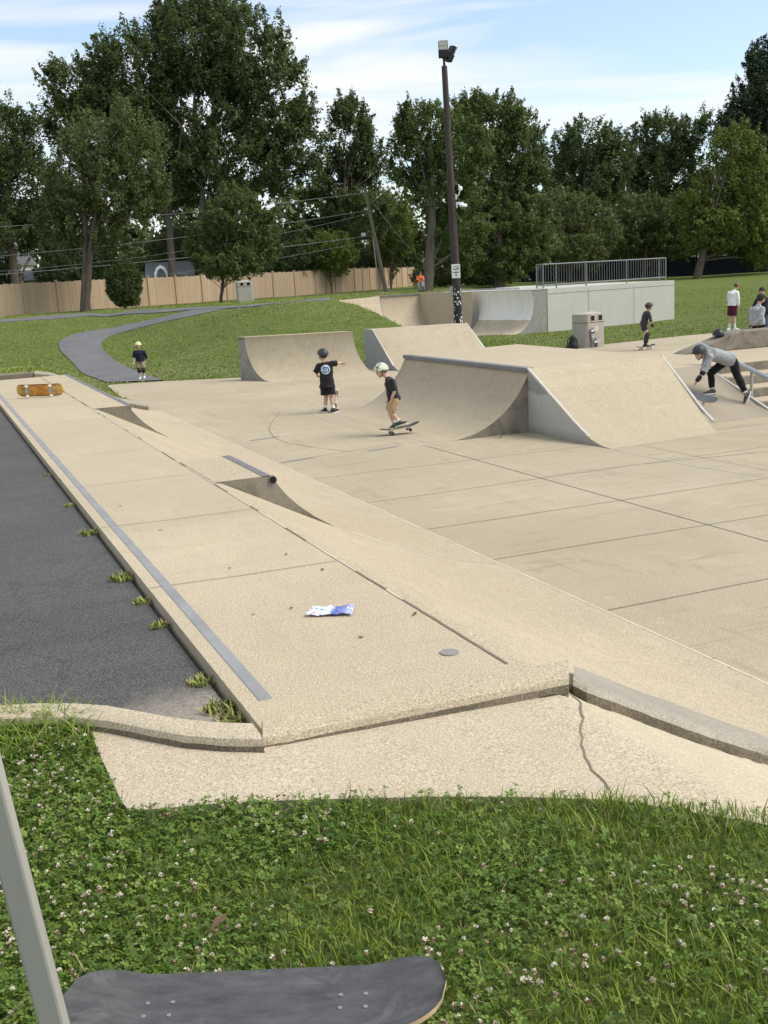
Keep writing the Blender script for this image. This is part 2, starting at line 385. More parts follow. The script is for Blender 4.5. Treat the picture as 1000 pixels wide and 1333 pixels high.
mb = MB(); mb.prism([(-40, 4.55), (.05, 4.5), (.30, 4.36), (.62, 4.05), (.80, 3.86), (.955, 3.76), (.96, 23.7), (-40, 23.7)], (0, 0, .75), (1, 0, 0), (0, 1, 0), (0, 0, .195))
tag(solo('parking_lot', mb, ASPH, loc=(0, 10, .75)), kind='structure')
# paths draped over the lawn
t = NT('path_asphalt'); p = t.pos()
c = t.mix(t.ramp(t.noise(p, .8, 6, .65), [(.3, 0.0), (.7, 1.0)]), (.10, .10, .104), (.16, .158, .155))
c = t.mix(t.ramp(t.noise(p, 40, 4, .7), [(.45, 0.0), (.75, .7)]), c, (.2, .19, .18)); t.bump(t.noise(p, 50, 4), .4, .01)
PATHM = t.fin(c, .85, 0, .3)
def drape(name, L, R, lift=.035, n=70):
    def rs(P):
        P = [atg(*q) if len(q) == 2 else Vector((q[0], q[1], 0)) for q in P]; d = [0]
        for a, b in zip(P, P[1:]): d.append(d[-1] + (Vector((b.x, b.y)) - Vector((a.x, a.y))).length)
        s = np.linspace(0, d[-1], n); xs = np.interp(s, d, [q.x for q in P]); ys = np.interp(s, d, [q.y for q in P])
        for _ in range(3): xs[1:-1] = (xs[:-2] + 2 * xs[1:-1] + xs[2:]) / 4; ys[1:-1] = (ys[:-2] + 2 * ys[1:-1] + ys[2:]) / 4
        return np.stack([xs, ys], 1)
    l, r = rs(L), rs(R); mb = MB(); m = 6; vs = []
    for i in range(n):
        for k in range(m + 1):
            q = l[i] * (1 - k / m) + r[i] * (k / m); vs.append((q[0], q[1], float(terrain(*q)) + lift))
    fs = [(i * (m + 1) + k, i * (m + 1) + k + 1, (i + 1) * (m + 1) + k + 1, (i + 1) * (m + 1) + k) for i in range(n - 1) for k in range(m)]
    mb.add(vs, fs)
    for f in range(n - 1):   # edges down into the ground
        for k in (0, m):
            a = vs[f * (m + 1) + k]; b = vs[(f + 1) * (m + 1) + k]; mb.quad(a, b, (b[0], b[1], b[2] - .2), (a[0], a[1], a[2] - .2))
    return tag(solo(name, mb, PATHM, smooth=50), kind='structure')
drape('path', [(140, 499), (112, 489), (92, 470), (77, 455), (77, 446), (88, 439), (102, 434), (153, 425), (218, 413), (248, 405), (262, 402)],
      [(213, 496.5), (177, 484), (146, 467), (133, 455), (132, 446), (146, 435.5), (190, 425.5), (245, 413.5), (275, 407), (296, 402), (320, 399.5)])
drape('footpath', [(-160, 431), (0, 417.2), (120, 408.5), (245, 402.0), (340, 397.2), (430, 389)], [(-160, 436), (0, 420.4), (120, 411.5), (245, 404.8), (340, 399.6), (430, 391.5)], .05)
# pavement apron by the near kerb (slopes off past the corner)
BKX = [2.13, 2.20, 2.5, 2.85, 3.16, 3.4, 3.7, 4.0, 4.3, 4.63, 9]; BKZ = [1.0, .985, .83, .645, .485, .37, .25, .15, .065, .0, .0]
def apz(x):
    f = float(ss(x, 2.08, 2.34)); return (1 - f) * float(np.interp(x, [.3, 1.0, 2.4], [.968, .966, .935])) + f * (float(np.interp(x, BKX, BKZ)) - .038)
def at_on(x, y, fn, z=.8):
    lo, hi = -.2, 1.2
    for _ in range(40):
        m = (lo + hi) / 2; q = at(x, y, m)
        if m > fn(q.x): hi = m
        else: lo = m
    return at(x, y, lo)
near = WALK_NEAR
far = [(.405, 4.425), (.42, 4.42), (.62, 4.2), (.85, 3.96), (1.05, 3.82), (1.37, 3.80), (1.75, 3.78), (2.33, 3.76), (2.6, 3.75), (3.0, 3.74), (3.5, 3.73), (4.2, 3.7), (4.6, 3.6)]
def rsm(P, n=60):
    P = np.array(P); d = np.concatenate([[0], np.cumsum(np.linalg.norm(np.diff(P, axis=0), axis=1))]); s = np.interp(np.linspace(0, len(P) - 1, n), np.arange(len(P)), d); return np.stack([np.interp(s, d, P[:, 0]), np.interp(s, d, P[:, 1])], 1)
near, far = rsm(near), rsm(far); mb = MB(); m = 14; vs = []
for (x1, y1), (x2, y2) in zip(near, far):
    for k in range(m + 1):
        x = x1 + (x2 - x1) * k / m; y = y1 + (y2 - y1) * k / m; vs.append((x, y, apz(x)))
nn = len(near); fs = [(i * (m + 1) + k, (i + 1) * (m + 1) + k, (i + 1) * (m + 1) + k + 1, i * (m + 1) + k + 1) for i in range(nn - 1) for k in range(m)]
def KRo_pts():
    return [at_on(x, y, lambda q: float(np.interp(q, BKX, BKZ)) + .035) for x, y in ((750, 886), (764, 893), (820, 913), (880, 936), (940, 957), (1000, 976), (1060, 995))]
mb.add(vs, fs)
for i in range(nn - 1):
    a = vs[i * (m + 1)]; b = vs[(i + 1) * (m + 1)]; mb.quad(a, b, (b[0], b[1], b[2] - .15), (a[0], a[1], a[2] - .15))
rr = random.Random(3); cr = []
for i in range(19):
    f = i / 18; x = 2.30 + (1.875 - 2.30) * f + rr.uniform(-.008, .008) + .03 * math.sin(f * 7); y = 3.66 + (2.775 - 3.66) * f; cr.append(Vector((x, y, apz(x))))
mb.strip(cr, .0075, 1, .003)
DIRT = simple('kerb_dirt', (.11, .085, .055), .95, 0, .5, 30, obj=False)
for P_ in ([at(x, y + 11, .95) for x, y in ((150, 938), (200, 948), (250, 957), (300, 960), (340, 962), (375, 958), (410, 951), (450, 943), (560, 921), (650, 903), (735, 888))], [Vector((q.x, q.y - .018, 0)) for q in KRo_pts()]):
    for a, b in zip(P_, P_[1:]):
        L = (b - a).length; nn_ = max(2, int(L / .05))
        for i in range(nn_):
            if rr.random() < .28: continue
            u, v = a.lerp(b, i / nn_), a.lerp(b, (i + 1.05) / nn_); u.z, v.z = apz(u.x), apz(v.x); mb.strip([u, v], rr.uniform(.006, .026), 2, .0045)
tag(solo('pavement', mb, [C_WALK, JD, DIRT], loc=(1, 3.4, .9), smooth=40), kind='structure')
# kerb round the lot and the deck end
KFACE = concrete('dirty_kerb_face', (.27, .225, .155), (.15, .12, .08), .8, .6, grain=120, stain=.6)
def kerb(name, label, top_in, top_out, drop, mat, parentless=True):
    n = len(top_in); A = []; mbk = MB(); secs = []
    for i, (a, b) in enumerate(zip(top_in, top_out)):
        a = Vector(a); b = Vector(b); e = (a - b) * .18; rj = random.uniform(-.002, .002)
        secs.append([b + Vector((0, 0, -drop)) - e * .3, b + Vector((0, 0, -.03 + rj)), b + e * .35 + Vector((0, 0, -.006)), b + e + Vector((0, 0, .002)), a - e * .4, a + Vector((0, 0, -.012)), a + Vector((0, 0, -drop))])
    o = 0
    for s_ in secs: mbk.v += [tuple(q) for q in s_]
    k = 7
    for i in range(n - 1):
        for j in range(k):
            mbk.f.append((i * k + j, i * k + (j + 1) % k, (i + 1) * k + (j + 1) % k, (i + 1) * k + j)); mbk.m.append(1 if j == 0 else 0)
    mbk.f.append(tuple(range(k))); mbk.f.append(tuple((n - 1) * k + j for j in range(k))); mbk.m += [0, 0]
    return solo(name, mbk, [mat, KFACE], label, 'kerb', smooth=35)
def subdiv(P, n):
    P = [Vector(p) for p in P]; out = []
    for a, b in zip(P, P[1:]):
        for i in range(n): out.append(a.lerp(b, i / n))
    return out + [P[-1]]
ti = [(-9, 4.66, 1.02), (-1.2, 4.62, 1.02)] + [tuple(at(x, y, 1.02)) for x, y in ((0, 917), (50, 914), (95, 914), (140, 917), (190, 926), (240, 935), (290, 939), (328, 940))]
to = [(-9, 4.46, 1.02), (-1.2, 4.46, 1.02)] + [tuple(at(x, y, 1.02)) for x, y in ((0, 936), (50, 933), (95, 933), (140, 938), (190, 948), (240, 957), (290, 961), (343, 962))]
kerb('kerb', 'rounded pale concrete kerb between the dark asphalt lot and the near lawn', subdiv(ti, 3), subdiv(to, 3), .2, C_WALK)
y1 = 3.83
KX = [(342, 961), (375, 956), (410, 948), (450, 940), (740, 882)]
kerb('kerb', 'dirty concrete kerb edge across the near end of the long deck', subdiv([at(x, y - 25, 1.006) for x, y in KX], 3), subdiv([at(x, y, 1.004) for x, y in KX], 3), .3, C_DECK)
KRo = [(746, 884), (764, 893), (820, 913), (880, 936), (940, 957), (1000, 976), (1060, 995)]; KRi = [(748, 866), (770, 874), (820, 894), (880, 915), (940, 937), (1000, 958), (1060, 979)]
bz = lambda x: float(np.interp(x, BKX, BKZ)) + .035
KRo = [at_on(x, y, lambda q: bz(q)) for x, y in KRo]; KRi = [at_on(x, y, lambda q: bz(q) + .012) for x, y in KRi]
for L_ in (KRo, KRi): e_ = (L_[-1] - L_[-2]).normalized(); L_ += [Vector((4.6, L_[-1].y - .02, .05)), Vector((8, L_[-1].y - .08, .05))]
KR_OLD = [(2.37, 3.64, 1.0), (2.5, 3.635, .95), (2.8, 3.62, .80), (3.1, 3.61, .64), (3.4, 3.60, .49), (3.8, 3.58, .32), (4.3, 3.56, .14), (4.7, 3.55, .06), (7.5, 3.5, .04)]
kerb('kerb', 'weathered grey kerb running down beside the near end of the bank', subdiv(KRi, 4), subdiv(KRo, 4), .3, C_KERB)
kf_i = [(2.02, 23.62, 1.10), (2.3, 23.68, 1.05), (2.7, 23.78, .86), (3.2, 23.88, .58), (3.8, 24.0, .32), (4.4, 24.12, .13)]
kerb('kerb', 'weathered concrete kerb sloping down the far end of the bank beside the path', subdiv([(x + .06, y + .2, z + .02) for x, y, z in kf_i], 3), subdiv(kf_i, 3), .45, C_KERB)
kf = [(-6, 24.35, 1.11), (1.0, 23.75, 1.11), (2.0, 23.65, 1.11)]
kerb('kerb', 'low tan kerb wall closing the far end of the long deck', subdiv([(x + .12, y + .22, z) for x, y, z in kf], 4), subdiv(kf, 4), .35, C_RAW)
# ------------------------------------------------------------------ long deck and bank
BANK = [(2.13, 1.0), (2.20, .985), (2.5, .83), (2.85, .645), (3.16, .485), (3.4, .37), (3.7, .25), (4.0, .15), (4.3, .065), (4.63, .0)]
def bank_z(x): return float(np.interp(x, [b[0] for b in BANK], [b[1] for b in BANK]))
dk = thing('skate_bank', 'long raised concrete deck with a smooth sloping bank running from the near kerb', 'skate ramp', (2.2, 12, 0))
ends = [at(x, y - 6, 1.0) for x, y in KX]; mb = MB(); mb.prism([(.984, 23.62), (.984, ends[0].y)] + [(q.x, q.y) for q in ends if 1.0 < q.x < 2.1] + [(2.13, 3.70), (2.13, 23.62)], (0, 0, 0), (1, 0, 0), (0, 1, 0), (0, 0, 1.0)); 
for i, Yj in enumerate([5.95, 7.75, 9.6, 11.5, 13.4, 15.4, 17.5, 19.6, 21.7]):
    mb.strip([Vector((.99, Yj, 1.0)), Vector((1.5, Yj - .02 + random.uniform(-.03, .03), 1.0)), Vector((2.11, Yj - .05, 1.0))], .0065, 1)
rr = random.Random(5); ys = list(np.arange(3.85, 23, .22))
for k in range(len(ys) - 1):   # crest joint: broken pale sealant over a dark gap
    pal = rr.random() < .62 if ys[k] > 4.7 else False
    mb.strip([Vector((2.118 + rr.uniform(-.004, .004), ys[k], 1.0)), Vector((2.118, ys[k + 1], 1.0))], .011 if pal else .013, 2 if pal else 1)
part('deck', mb, [C_DECK, JD, JW], dk, world=True)
prof = [(2.132, -.3)] + [(2.132, .998)] + BANK[1:] + [(4.63, -.3)]
nsec = []
mb = MB(); mb.prism(prof, (0, 3.7, 0), (1, 0, 0), (0, 0, 1), (0, 20.2, 0))
for pts in ([(445, 692, 3.5), (490, 698, 0), (520, 694, 0), (547, 688, 0)],):
    pass
for (Y0, Y1) in ((9.2, 8.5), (11.9, 11.3), (16.3, 15.6)):
    mb.strip([Vector((x, Y0 + (Y1 - Y0) * (x - 3.2) / 1.4 - .18 * math.sin((x - 3.2) / 1.4 * PI), bank_z(x))) for x in (3.4, 3.7, 4.0, 4.3, 4.6)], .013, 1)
part('bank', mb, [concrete('bank_concrete', (.56, .475, .335), (.43, .355, .235), .85, .75, grain=120), JW], dk, world=True, smooth=25)
mb = MB(); mb.box((1.085, 13.3, .94), (.062, 18.6, .127)); 
o = part('steel_strip', mb, STEEL, dk, world=True, bevel=.006)
# two raised sections breaking out of the bank
def bulge(Y0, Y1, tube):
    P = [(2.135, 1.003), (2.67, 1.003), (2.69, .93), (2.76, .83), (2.87, .71), (3.02, .585), (3.22, .455), (3.45, .34), (3.45, .0), (2.135, .0)]
    mb = MB(); mb.prism(P, (0, Y0, 0), (1, 0, 0), (0, 0, 1), (0, Y1 - Y0, 0), 0, 1, 1)
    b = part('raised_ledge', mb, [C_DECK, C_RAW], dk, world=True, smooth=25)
    m2 = MB()
    if tube: m2.tube([(2.655, Y0 - .02, .965), (2.655, Y1, .965)], .036, 14); m2.box((2.60, (Y0 + Y1) / 2, 1.003), (.07, Y1 - Y0, .01))
    else: m2.box((2.66, (Y0 + Y1) / 2 + .05, .98), (.07, Y1 - Y0, .06))
    c = part('coping', m2, DARKSTEEL, b, world=True, smooth=40)
    if tube:
        m3 = MB(); m3.tube([(2.655, Y0 - .024, .965), (2.655, Y0 - .019, .965)], .030, 14); part('coping_opening', m3, BLACKHOLE, b, world=True)
bulge(8.98, 10.35, True); bulge(16.1, 23.6, False)
# ------------------------------------------------------------------ hip ramp in the middle
HZ = 1.05
def arc(run, h, n=12):
    R = (run * run + h * h) / (2 * h); a = math.asin(min(1, run / R)) if h <= R else PI - math.asin(run / R)
    return [(R * math.sin(a * i / n), R - R * math.cos(a * i / n)) for i in range(n + 1)]   # (distance from toe, height)
hp = thing('hip_ramp', 'large concrete hip ramp with a curved left face and a grey painted triangular side', 'skate ramp', (10.4, 17, 0))
ar = arc(1.55, HZ, 14)
prof = [(9.12 - 1.55 + u, v) for u, v in ar]; prof = [(prof[0][0], -.1)] + prof + [(9.12, -.1)]
mb = MB(); mb.prism(prof, (0, 15.5, 0), (1, 0, 0), (0, 0, 1), (0, 5.0, 0), 0, 1, 1)
part('quarter_pipe', mb, [C_RAMP, C_RAW], hp, world=True, smooth=25)
mb = MB(); mb.prism([(9.122, 15.58), (11.78, 15.58), (12.0, 20.9), (9.2, 20.5)], (0, 0, 0), (1, 0, 0), (0, 1, 0), (0, 0, HZ))
part('ramp_top', mb, C_DECK, hp, world=True)
pb = [(15.578, -.1), (15.578, HZ), (15.5, HZ), (15.42, HZ - .02), (14.1, .29), (13.85, .165), (13.65, .085), (13.4, .025), (13.15, .004), (13.15, -.1)]
xr_ = lambda y: float(np.interp(y, [13.1, 13.75, 15.5], [11.15, 11.42, 11.78]))
mb = MB(); mb.loft([Vector((9.075, y, z)) for y, z in pb], [Vector((xr_(y), y + .12 * (15.58 - y) / 2, z)) for y, z in pb], 0, 1, 2)
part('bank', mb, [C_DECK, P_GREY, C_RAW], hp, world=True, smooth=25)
for sx, sb_, sy in ((9.085, 9.085, 0), (11.765, 11.47, .06)):
    mb = MB(); mb.bar((sx, 15.5, HZ + .004), (sx + (sb_ - sx) * .78, 14.12 + sy, .297), .048, .04, up=(0, .4, 1)); mb.bar((sx + (sb_ - sx) * .78, 14.12 + sy, .30), (sb_, 13.72 + sy, .11), .048, .035, up=(0, .4, 1)); part('edge_strip', mb, WORN, hp, world=True, bevel=.008)
mb = MB(); mb.box((9.13, 18.0, HZ - .012), (.15, 5.0, .045)); mb.box((9.063, 18.0, HZ - .03), (.025, 5.0, .07), 0)
part('coping', mb, DARKSTEEL, hp, world=True, bevel=.01)
# ------------------------------------------------------------------ second bank, stairs, landing, ledge
st = thing('stair_bank', 'concrete landing with four broad stairs beside a smooth grey bank', 'stairs', (14, 16, 0))
LZ = .73
mb = MB(); mb.prism([(16.25, -.1), (16.25, LZ), (16.12, LZ - .01), (15.0, .24), (14.75, .13), (14.5, .05), (14.2, .004), (14.2, -.1)], (11.2, 0, 0), (0, 1, 0), (0, 0, 1), (2.03, 0, 0), 0)
part('bank', mb, concrete('grey_bank_concrete', (.41, .355, .265), (.31, .26, .18), .6, .35), st, world=True, smooth=25)
mb = MB(); mb.prism([(12.0, 16.252), (13.3, 16.252), (13.3, 16.112), (24, 16.112), (24, 19.6), (12.0, 19.6)], (0, 0, -.1), (1, 0, 0), (0, 1, 0), (0, 0, LZ + .1))
part('landing', mb, C_DECK, st, world=True, bevel=.015)
for k in range(4):
    z0 = 0 if k == 0 else .19 + .18 * (k - 1); z1 = .19 + .18 * k; yk = 14.76 + .45 * k
    if k < 3:
        mb = MB(); mb.box((18.65, (yk + 16.11) / 2, (z0 + z1) / 2), (10.7, 16.108 - yk, z1 - z0)); part('step', mb, [C_DECK], st, world=True, bevel=.015)
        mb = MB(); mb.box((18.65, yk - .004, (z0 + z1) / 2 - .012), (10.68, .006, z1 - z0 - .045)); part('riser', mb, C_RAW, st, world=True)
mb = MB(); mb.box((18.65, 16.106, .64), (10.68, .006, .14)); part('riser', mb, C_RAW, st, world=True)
mb = MB(); mb.bar((13.26, 16.25, LZ + .008), (13.26, 14.98, .245), .06, .04, up=(0, .4, 1)); mb.bar((13.26, 14.98, .245), (13.26, 14.5, .06), .06, .035, up=(0, .4, 1)); part('edge_strip', mb, WORN, st, world=True, bevel=.008)
hr = thing('handrail', 'round grey steel handrail sloping down over the concrete stairs', 'handrail', (13.42, 15.1, 0))
ra, rb = Vector((13.42, 16.55, 1.10)), Vector((13.42, 13.85, .33))
mb = MB(); mb.tube([ra, rb], .042, 14); part('rail', mb, RAIL, hr, world=True, smooth=40)
for yy, zb in ((15.12, .19), (16.4, LZ), (14.05, 0)):
    f = (16.55 - yy) / 2.7; mb = MB(); mb.tube([(13.42, yy, zb), (13.42, yy, 1.10 - .77 * f)], .03, 12); mb.tube([(13.42, yy, zb), (13.42, yy, zb + .012)], .06, 12); part('post', mb, RAIL, hr, world=True, smooth=40)
mb = MB(); mb.prism([(14.55, LZ), (14.7, LZ + .05), (15.9, 1.10), (16.1, 1.12), (24, 1.12), (24, LZ)], (0, 18.4, 0), (1, 0, 0), (0, 0, 1), (0, .42, 0))
solo('concrete_ledge', mb, C_RAW, 'low concrete ledge with a ramped end along the back of the stair landing', 'ledge', bevel=.02)
# ------------------------------------------------------------------ two free-standing ramps behind
def corner_ramp(name, label, TL, TR, UL, UR, h, curved, depth, mats, sidem):
    r = thing(name, label, 'skate ramp', ((TL[0] + TR[0]) / 2, (TL[1] + TR[1]) / 2, 0))
    pf = arc(1.0, 1.0, 12) if False else None
    TL, TR, UL, UR = [Vector((*p, 0)) for p in (TL, TR, UL, UR)]
    def sec(T, U):
        d = (U - T); L = d.length; dn = d / L
        a = arc(L, h, 12) if curved else [(0, 0), (.12 * L, .035), (.22 * L, .12), (.97 * L, h - .01), (L, h)]
        pts = [T + dn * u + Vector((0, 0, v)) for u, v in a]
        return [T - Vector((0, 0, .1))] + pts + [U + dn * depth + Vector((0, 0, h)), U + dn * depth - Vector((0, 0, .1))]
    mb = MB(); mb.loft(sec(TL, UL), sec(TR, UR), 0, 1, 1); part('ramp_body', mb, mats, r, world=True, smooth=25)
    m2 = MB(); dl = (UL - TL).normalized(); drr = (UR - TR).normalized()
    if curved:
        m2.add([UL + Vector((0, 0, h - .07)), UR + Vector((0, 0, h - .07)), UR + drr * (depth + .02) + Vector((0, 0, h - .07)), UL + dl * (depth + .02) + Vector((0, 0, h - .07)),
                UL - dl * .03 + Vector((0, 0, h + .012)), UR - drr * .03 + Vector((0, 0, h + .012)), UR + drr * (depth + .03) + Vector((0, 0, h + .012)), UL + dl * (depth + .03) + Vector((0, 0, h + .012))],
               [(0, 1, 2, 3), (4, 5, 6, 7), (0, 1, 5, 4), (1, 2, 6, 5), (2, 3, 7, 6), (3, 0, 4, 7)]); part('ramp_top', m2, sidem, r, world=True)
    else:
        for T, U in ((TL, UL), (TR, UR)):
            dn = (U - T).normalized(); L = (U - T).length; q = MB(); q.bar(U + Vector((0, 0, h + .003)), T + dn * (.24 * L) + Vector((0, 0, .135)), .06, .03); part('edge_strip', q, WORN, r, world=True)
    return r
corner_ramp('quarter_pipe_ramp', 'free-standing concrete quarter pipe with a pale top, beside the lawn at far left', (8.62, 28.6), (11.45, 27.35), (8.3, 29.72), (11.1, 28.55), 1.2, True, .38, [C_RAMP, C_GREYRAW], C_DECK)
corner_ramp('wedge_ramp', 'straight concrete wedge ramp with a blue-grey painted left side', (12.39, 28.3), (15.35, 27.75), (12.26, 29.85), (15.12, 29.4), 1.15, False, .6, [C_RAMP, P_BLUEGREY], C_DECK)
# ------------------------------------------------------------------ tall block with railing
BO = Vector((24.46, 39.96, 0)); du = Vector((C11, S11, 0)); dv = Vector((-S11, C11, 0)); BZ = 1.79
bk = thing('vert_ramp_block', 'long grey painted wall block with a steep curved ramp on its left end', 'skate ramp', tuple(BO), math.radians(11))
mb = MB(); mb.box((3.93, 2.5, BZ / 2 - .1), (7.86, 5.0, BZ + .2)); mb.box((2.4, -.004, .8), (.012, .01, 1.75), 1); mb.box((5.2, -.004, .8), (.012, .01, 1.75), 1); mb.box((3.93, -.006, BZ - .2), (7.86, .012, .015), 1)
part('wall_block', mb, [P_BLOCK, simple('wall_seam', (.27, .28, .27), .8)], bk)
ar = arc(1.12, BZ - .005, 14); prof = [(-2.0 + u, v) for u, v in ar]; prof = [(-2.0, -.2)] + prof + [(-.003, BZ - .005), (-.003, -.2)]
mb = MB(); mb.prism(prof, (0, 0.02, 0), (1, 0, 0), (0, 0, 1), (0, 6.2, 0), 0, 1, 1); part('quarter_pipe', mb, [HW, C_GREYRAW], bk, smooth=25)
mb = MB(); mb.box((-.43, 3.1, BZ + .012), (.92, 6.2, .03)); part('ramp_top', mb, C_WHITEQP, bk)
mb = MB(); mb.box((.6, 2.4, BZ + .06), (1.5, 1.6, .12)); part('step_slab', mb, C_WHITEQP, bk, bevel=.02)
RAILD = simple('dull_grey_railing', (.20, .205, .21), .55, .3, .15, 10, obj=False)
rl = thing('safety_railing', 'galvanised steel railing with thin vertical bars on top of the grey wall block', 'railing', tuple(BO + du * 4 + dv * .5 + Vector((0, 0, BZ))), math.radians(11))
x0, x1, yb, yf, zt = -4.0, 3.55, .15, -.25, 1.02
def rod(a, b, r): m_ = MB(); m_.tube([a, b], r, 8); return m_
m_ = MB()
for z in (zt, .16):
    m_.tube([(x0, yb, z), (x0, yf, z), (x1, yf, z), (x1, yb, z)], .027, 8)
part('rail', m_, RAILD, rl, smooth=40)
for p_ in ((x0, yb), (x0, yf), (x0 + .75, yf), (-1.5, yf), (1.0, yf), (x1, yf), (x1, yb)): part('post', rod((*p_, 0), (*p_, zt), .03), RAILD, rl, smooth=40)
nb = 50
for i in range(1, nb):
    x = x0 + (x1 - x0) * i / nb; part('baluster', rod((x, yf, .16), (x, yf, zt), .0095), RAILD, rl, smooth=40)
for i in range(1, 3):
    for xx in (x0, x1): part('baluster', rod((xx, yf + (yb - yf) * i / 3, .16), (xx, yf + (yb - yf) * i / 3, zt), .0095), RAILD, rl, smooth=40)
# ------------------------------------------------------------------ quarter pipes along the mound
bq = thing('back_quarter_pipe', 'wide concrete quarter pipe set into the grass mound with a spine at its right', 'skate ramp', (19.63, 46.7, 0), math.radians(11))
ar = arc(1.75, 1.8, 14); BB = [(0, -.2)] + [(-1.75 + u, v) for u, v in ar] + [(.9, 1.8), (.9, -.2)]; BB[0] = (-1.75, -.2)
mb = MB(); mb.prism(BB, (0, 0, 0), (0, 1, 0), (0, 0, 1), (4.25, 0, 0)); part('quarter_pipe', mb, C_RAMP, bq, smooth=25)
mb = MB(); mb.prism(BB, (4.255, 0, 0), (0, 1, 0), (0, 0, 1), (6.5, 0, 0)); part('white_quarter_pipe', mb, HW, bq, smooth=25, label='upper half painted white over tan concrete')
mb = MB(); mb.box((5.4, -.02, 1.79), (10.8, .08, .05)); part('coping', mb, DARKSTEEL, bq)
al = arc(.55, 1.8, 10); arr = arc(1.15, 1.8, 10)
al = [(.34 * math.sin(a) ** 1.0 * (1), 1.8 * (1 - math.cos(a))) for a in np.linspace(0, PI / 2, 11)]
arr = [(1.0 * math.sin(a), 1.8 * (1 - math.cos(a))) for a in np.linspace(0, PI / 2, 11)]
ap = Matrix.Rotation(-math.radians(11), 3, 'Z') @ (atd(616, 378, 47.6) - Vector((19.63, 46.7, 0))); sp = [(ap.x - .01 - .38 + u, v) for u, v in al] + [(ap.x + .01 + 1.04 - u, v) for u, v in reversed(arr)]
sp = [(sp[0][0], -.2)] + sp + [(sp[-1][0], -.2)]
C_SPINE = concrete('spine_concrete', (.42, .40, .345), (.29, .275, .235), .8, .4, streak=(2.5, 2.5, .2), stain=.4)
mb = MB(); mb.prism(sp, (0, ap.y, 0.004), (1, 0, 0), (0, 0, 1), (0, .85 - ap.y, 0), 0, 1, 1); part('spine', mb, [C_RAMP, C_SPINE], bq, smooth=25)
# grass-side bank, a slanted slab from the mound crest to the pad
r_ = Matrix.Rotation(-math.radians(11), 3, 'Z'); q0 = Vector((19.63, 46.7, 0))
A = [Vector((-.002, -1.75, 0)) + Vector((0, u, v)) for u, v in arc(1.75, 1.8, 8)]
lo = r_ @ (atd(501, 425, 47.3) - q0); hi_ = r_ @ (Vector(at(441, 391, 1.75)) - q0); hi_.y = min(hi_.y, .3)
Bq = [lo.lerp(hi_, (i / 8)) - Vector((0, 0, .12 * math.sin(PI * i / 8))) for i in range(9)]
mb = MB(); n = 9
for i in range(8): mb.quad(A[i], A[i + 1], Bq[i + 1], Bq[i])
bot = [Vector((p_.x, p_.y, -.3)) for p_ in A]; bot2 = [Vector((p_.x, p_.y, -.3)) for p_ in Bq]
for i in range(8): mb.quad(A[i], A[i + 1], bot[i + 1], bot[i]); mb.quad(Bq[i], Bq[i + 1], bot2[i + 1], bot2[i]); mb.quad(bot[i], bot[i + 1], bot2[i + 1], bot2[i])
mb.quad(A[8], Bq[8], bot2[8], bot[8]); mb.quad(A[0], Bq[0], bot2[0], bot[0])
part('side_bank', mb, C_RAMP, bq, smooth=40)
mb = MB(); mb.tube([p_ + Vector((-.01, 0, .01)) for p_ in A], .02, 6); part('edge_strip', mb, C_GREYRAW, bq, smooth=40)
RV = Vector((math.cos(YAW), math.sin(YAW), 0)); FV = Vector((-math.sin(YAW), math.cos(YAW), 0)); UV = Vector((0, 0, 1))
# ------------------------------------------------------------------ light pole
PB = atd(597.5, 424, 40.0); PB.z = float(terrain(PB.x, PB.y)) - .02; PT = atd(578.5, 86, 37.85)
def pp(y): return PB.lerp(PT, (422.0 - y) / (422.0 - 86.0))
lp = thing('light_pole', 'tall dark light pole carrying floodlights, a camera and a white sign', 'light pole', tuple(PB))
t = NT('dark_wood_pole'); p = t.pos((6, 6, .35)); c = t.mix(t.ramp(t.noise(p, 3, 6, .7), [(.3, 0.0), (.7, 1.0)]), (.035, .027, .025), (.085, .066, .058)); t.bump(t.noise(p, 6, 4), .4, .01); POLEM = t.fin(c, .75, 0, .3)
BLK = simple('black_painted_metal', (.012, .012, .014), .5, .1, .3)
BLKPOLE = simple('black_pole_base', (.02, .019, .02), .55, 0, .6, 9, .3)
mb = MB(); n = 10; mb.tube([pp(345 + (86 - 345) * i / n) for i in range(n + 1)], [.155 - .055 * i / n for i in range(n + 1)], 16); part('pole', mb, POLEM, lp, world=True, smooth=40)
mb = MB(); mb.tube([pp(422), pp(385), pp(345)], [.165, .162, .157], 16); part('pole_base', mb, BLKPOLE, lp, world=True, smooth=40)
rr = random.Random(11); SM = [simple('sticker_white', (.75, .75, .72), .5, var=.2, scale=40), simple('sticker_grey', (.32, .33, .33), .5, var=.4, scale=40), simple('sticker_red', (.45, .09, .06), .5, var=.3, scale=40), simple('sticker_blue', (.12, .22, .38), .5, var=.3, scale=40)]
for i in range(64):
    y = rr.uniform(353, 418) if i > 8 else rr.uniform(346, 364); c0 = pp(y); R0 = .1645
    a0 = rr.uniform(-1.15, 1.25); wd = rr.uniform(.10, .42); ht = rr.uniform(.025, .085); tl = rr.uniform(-.25, .25)
    mb = MB(); vs = []
    for k in range(5):
        a = a0 + wd * (k / 4 - .5)
        d = RV * math.sin(a) - FV * math.cos(a)
        for sgn in (-1, 1): vs.append(c0 + d * R0 + UV * (sgn * ht / 2 + tl * wd * .16 * (k / 2 - 1)))
    mb.add(vs, [(2 * k, 2 * k + 2, 2 * k + 3, 2 * k + 1) for k in range(4)])
    part('sticker', mb, SM[0] if rr.random() < .5 else rr.choice(SM[:2] if rr.random() < .75 else SM), lp, world=True)
ax = (PT - PB).normalized()
SGN = simple('white_sign_face', (.80, .80, .78), .45, var=.03); INK = simple('black_sign_ink', (.02, .02, .02), .6)
sc = pp(328) - FV * .175 + RV * .0
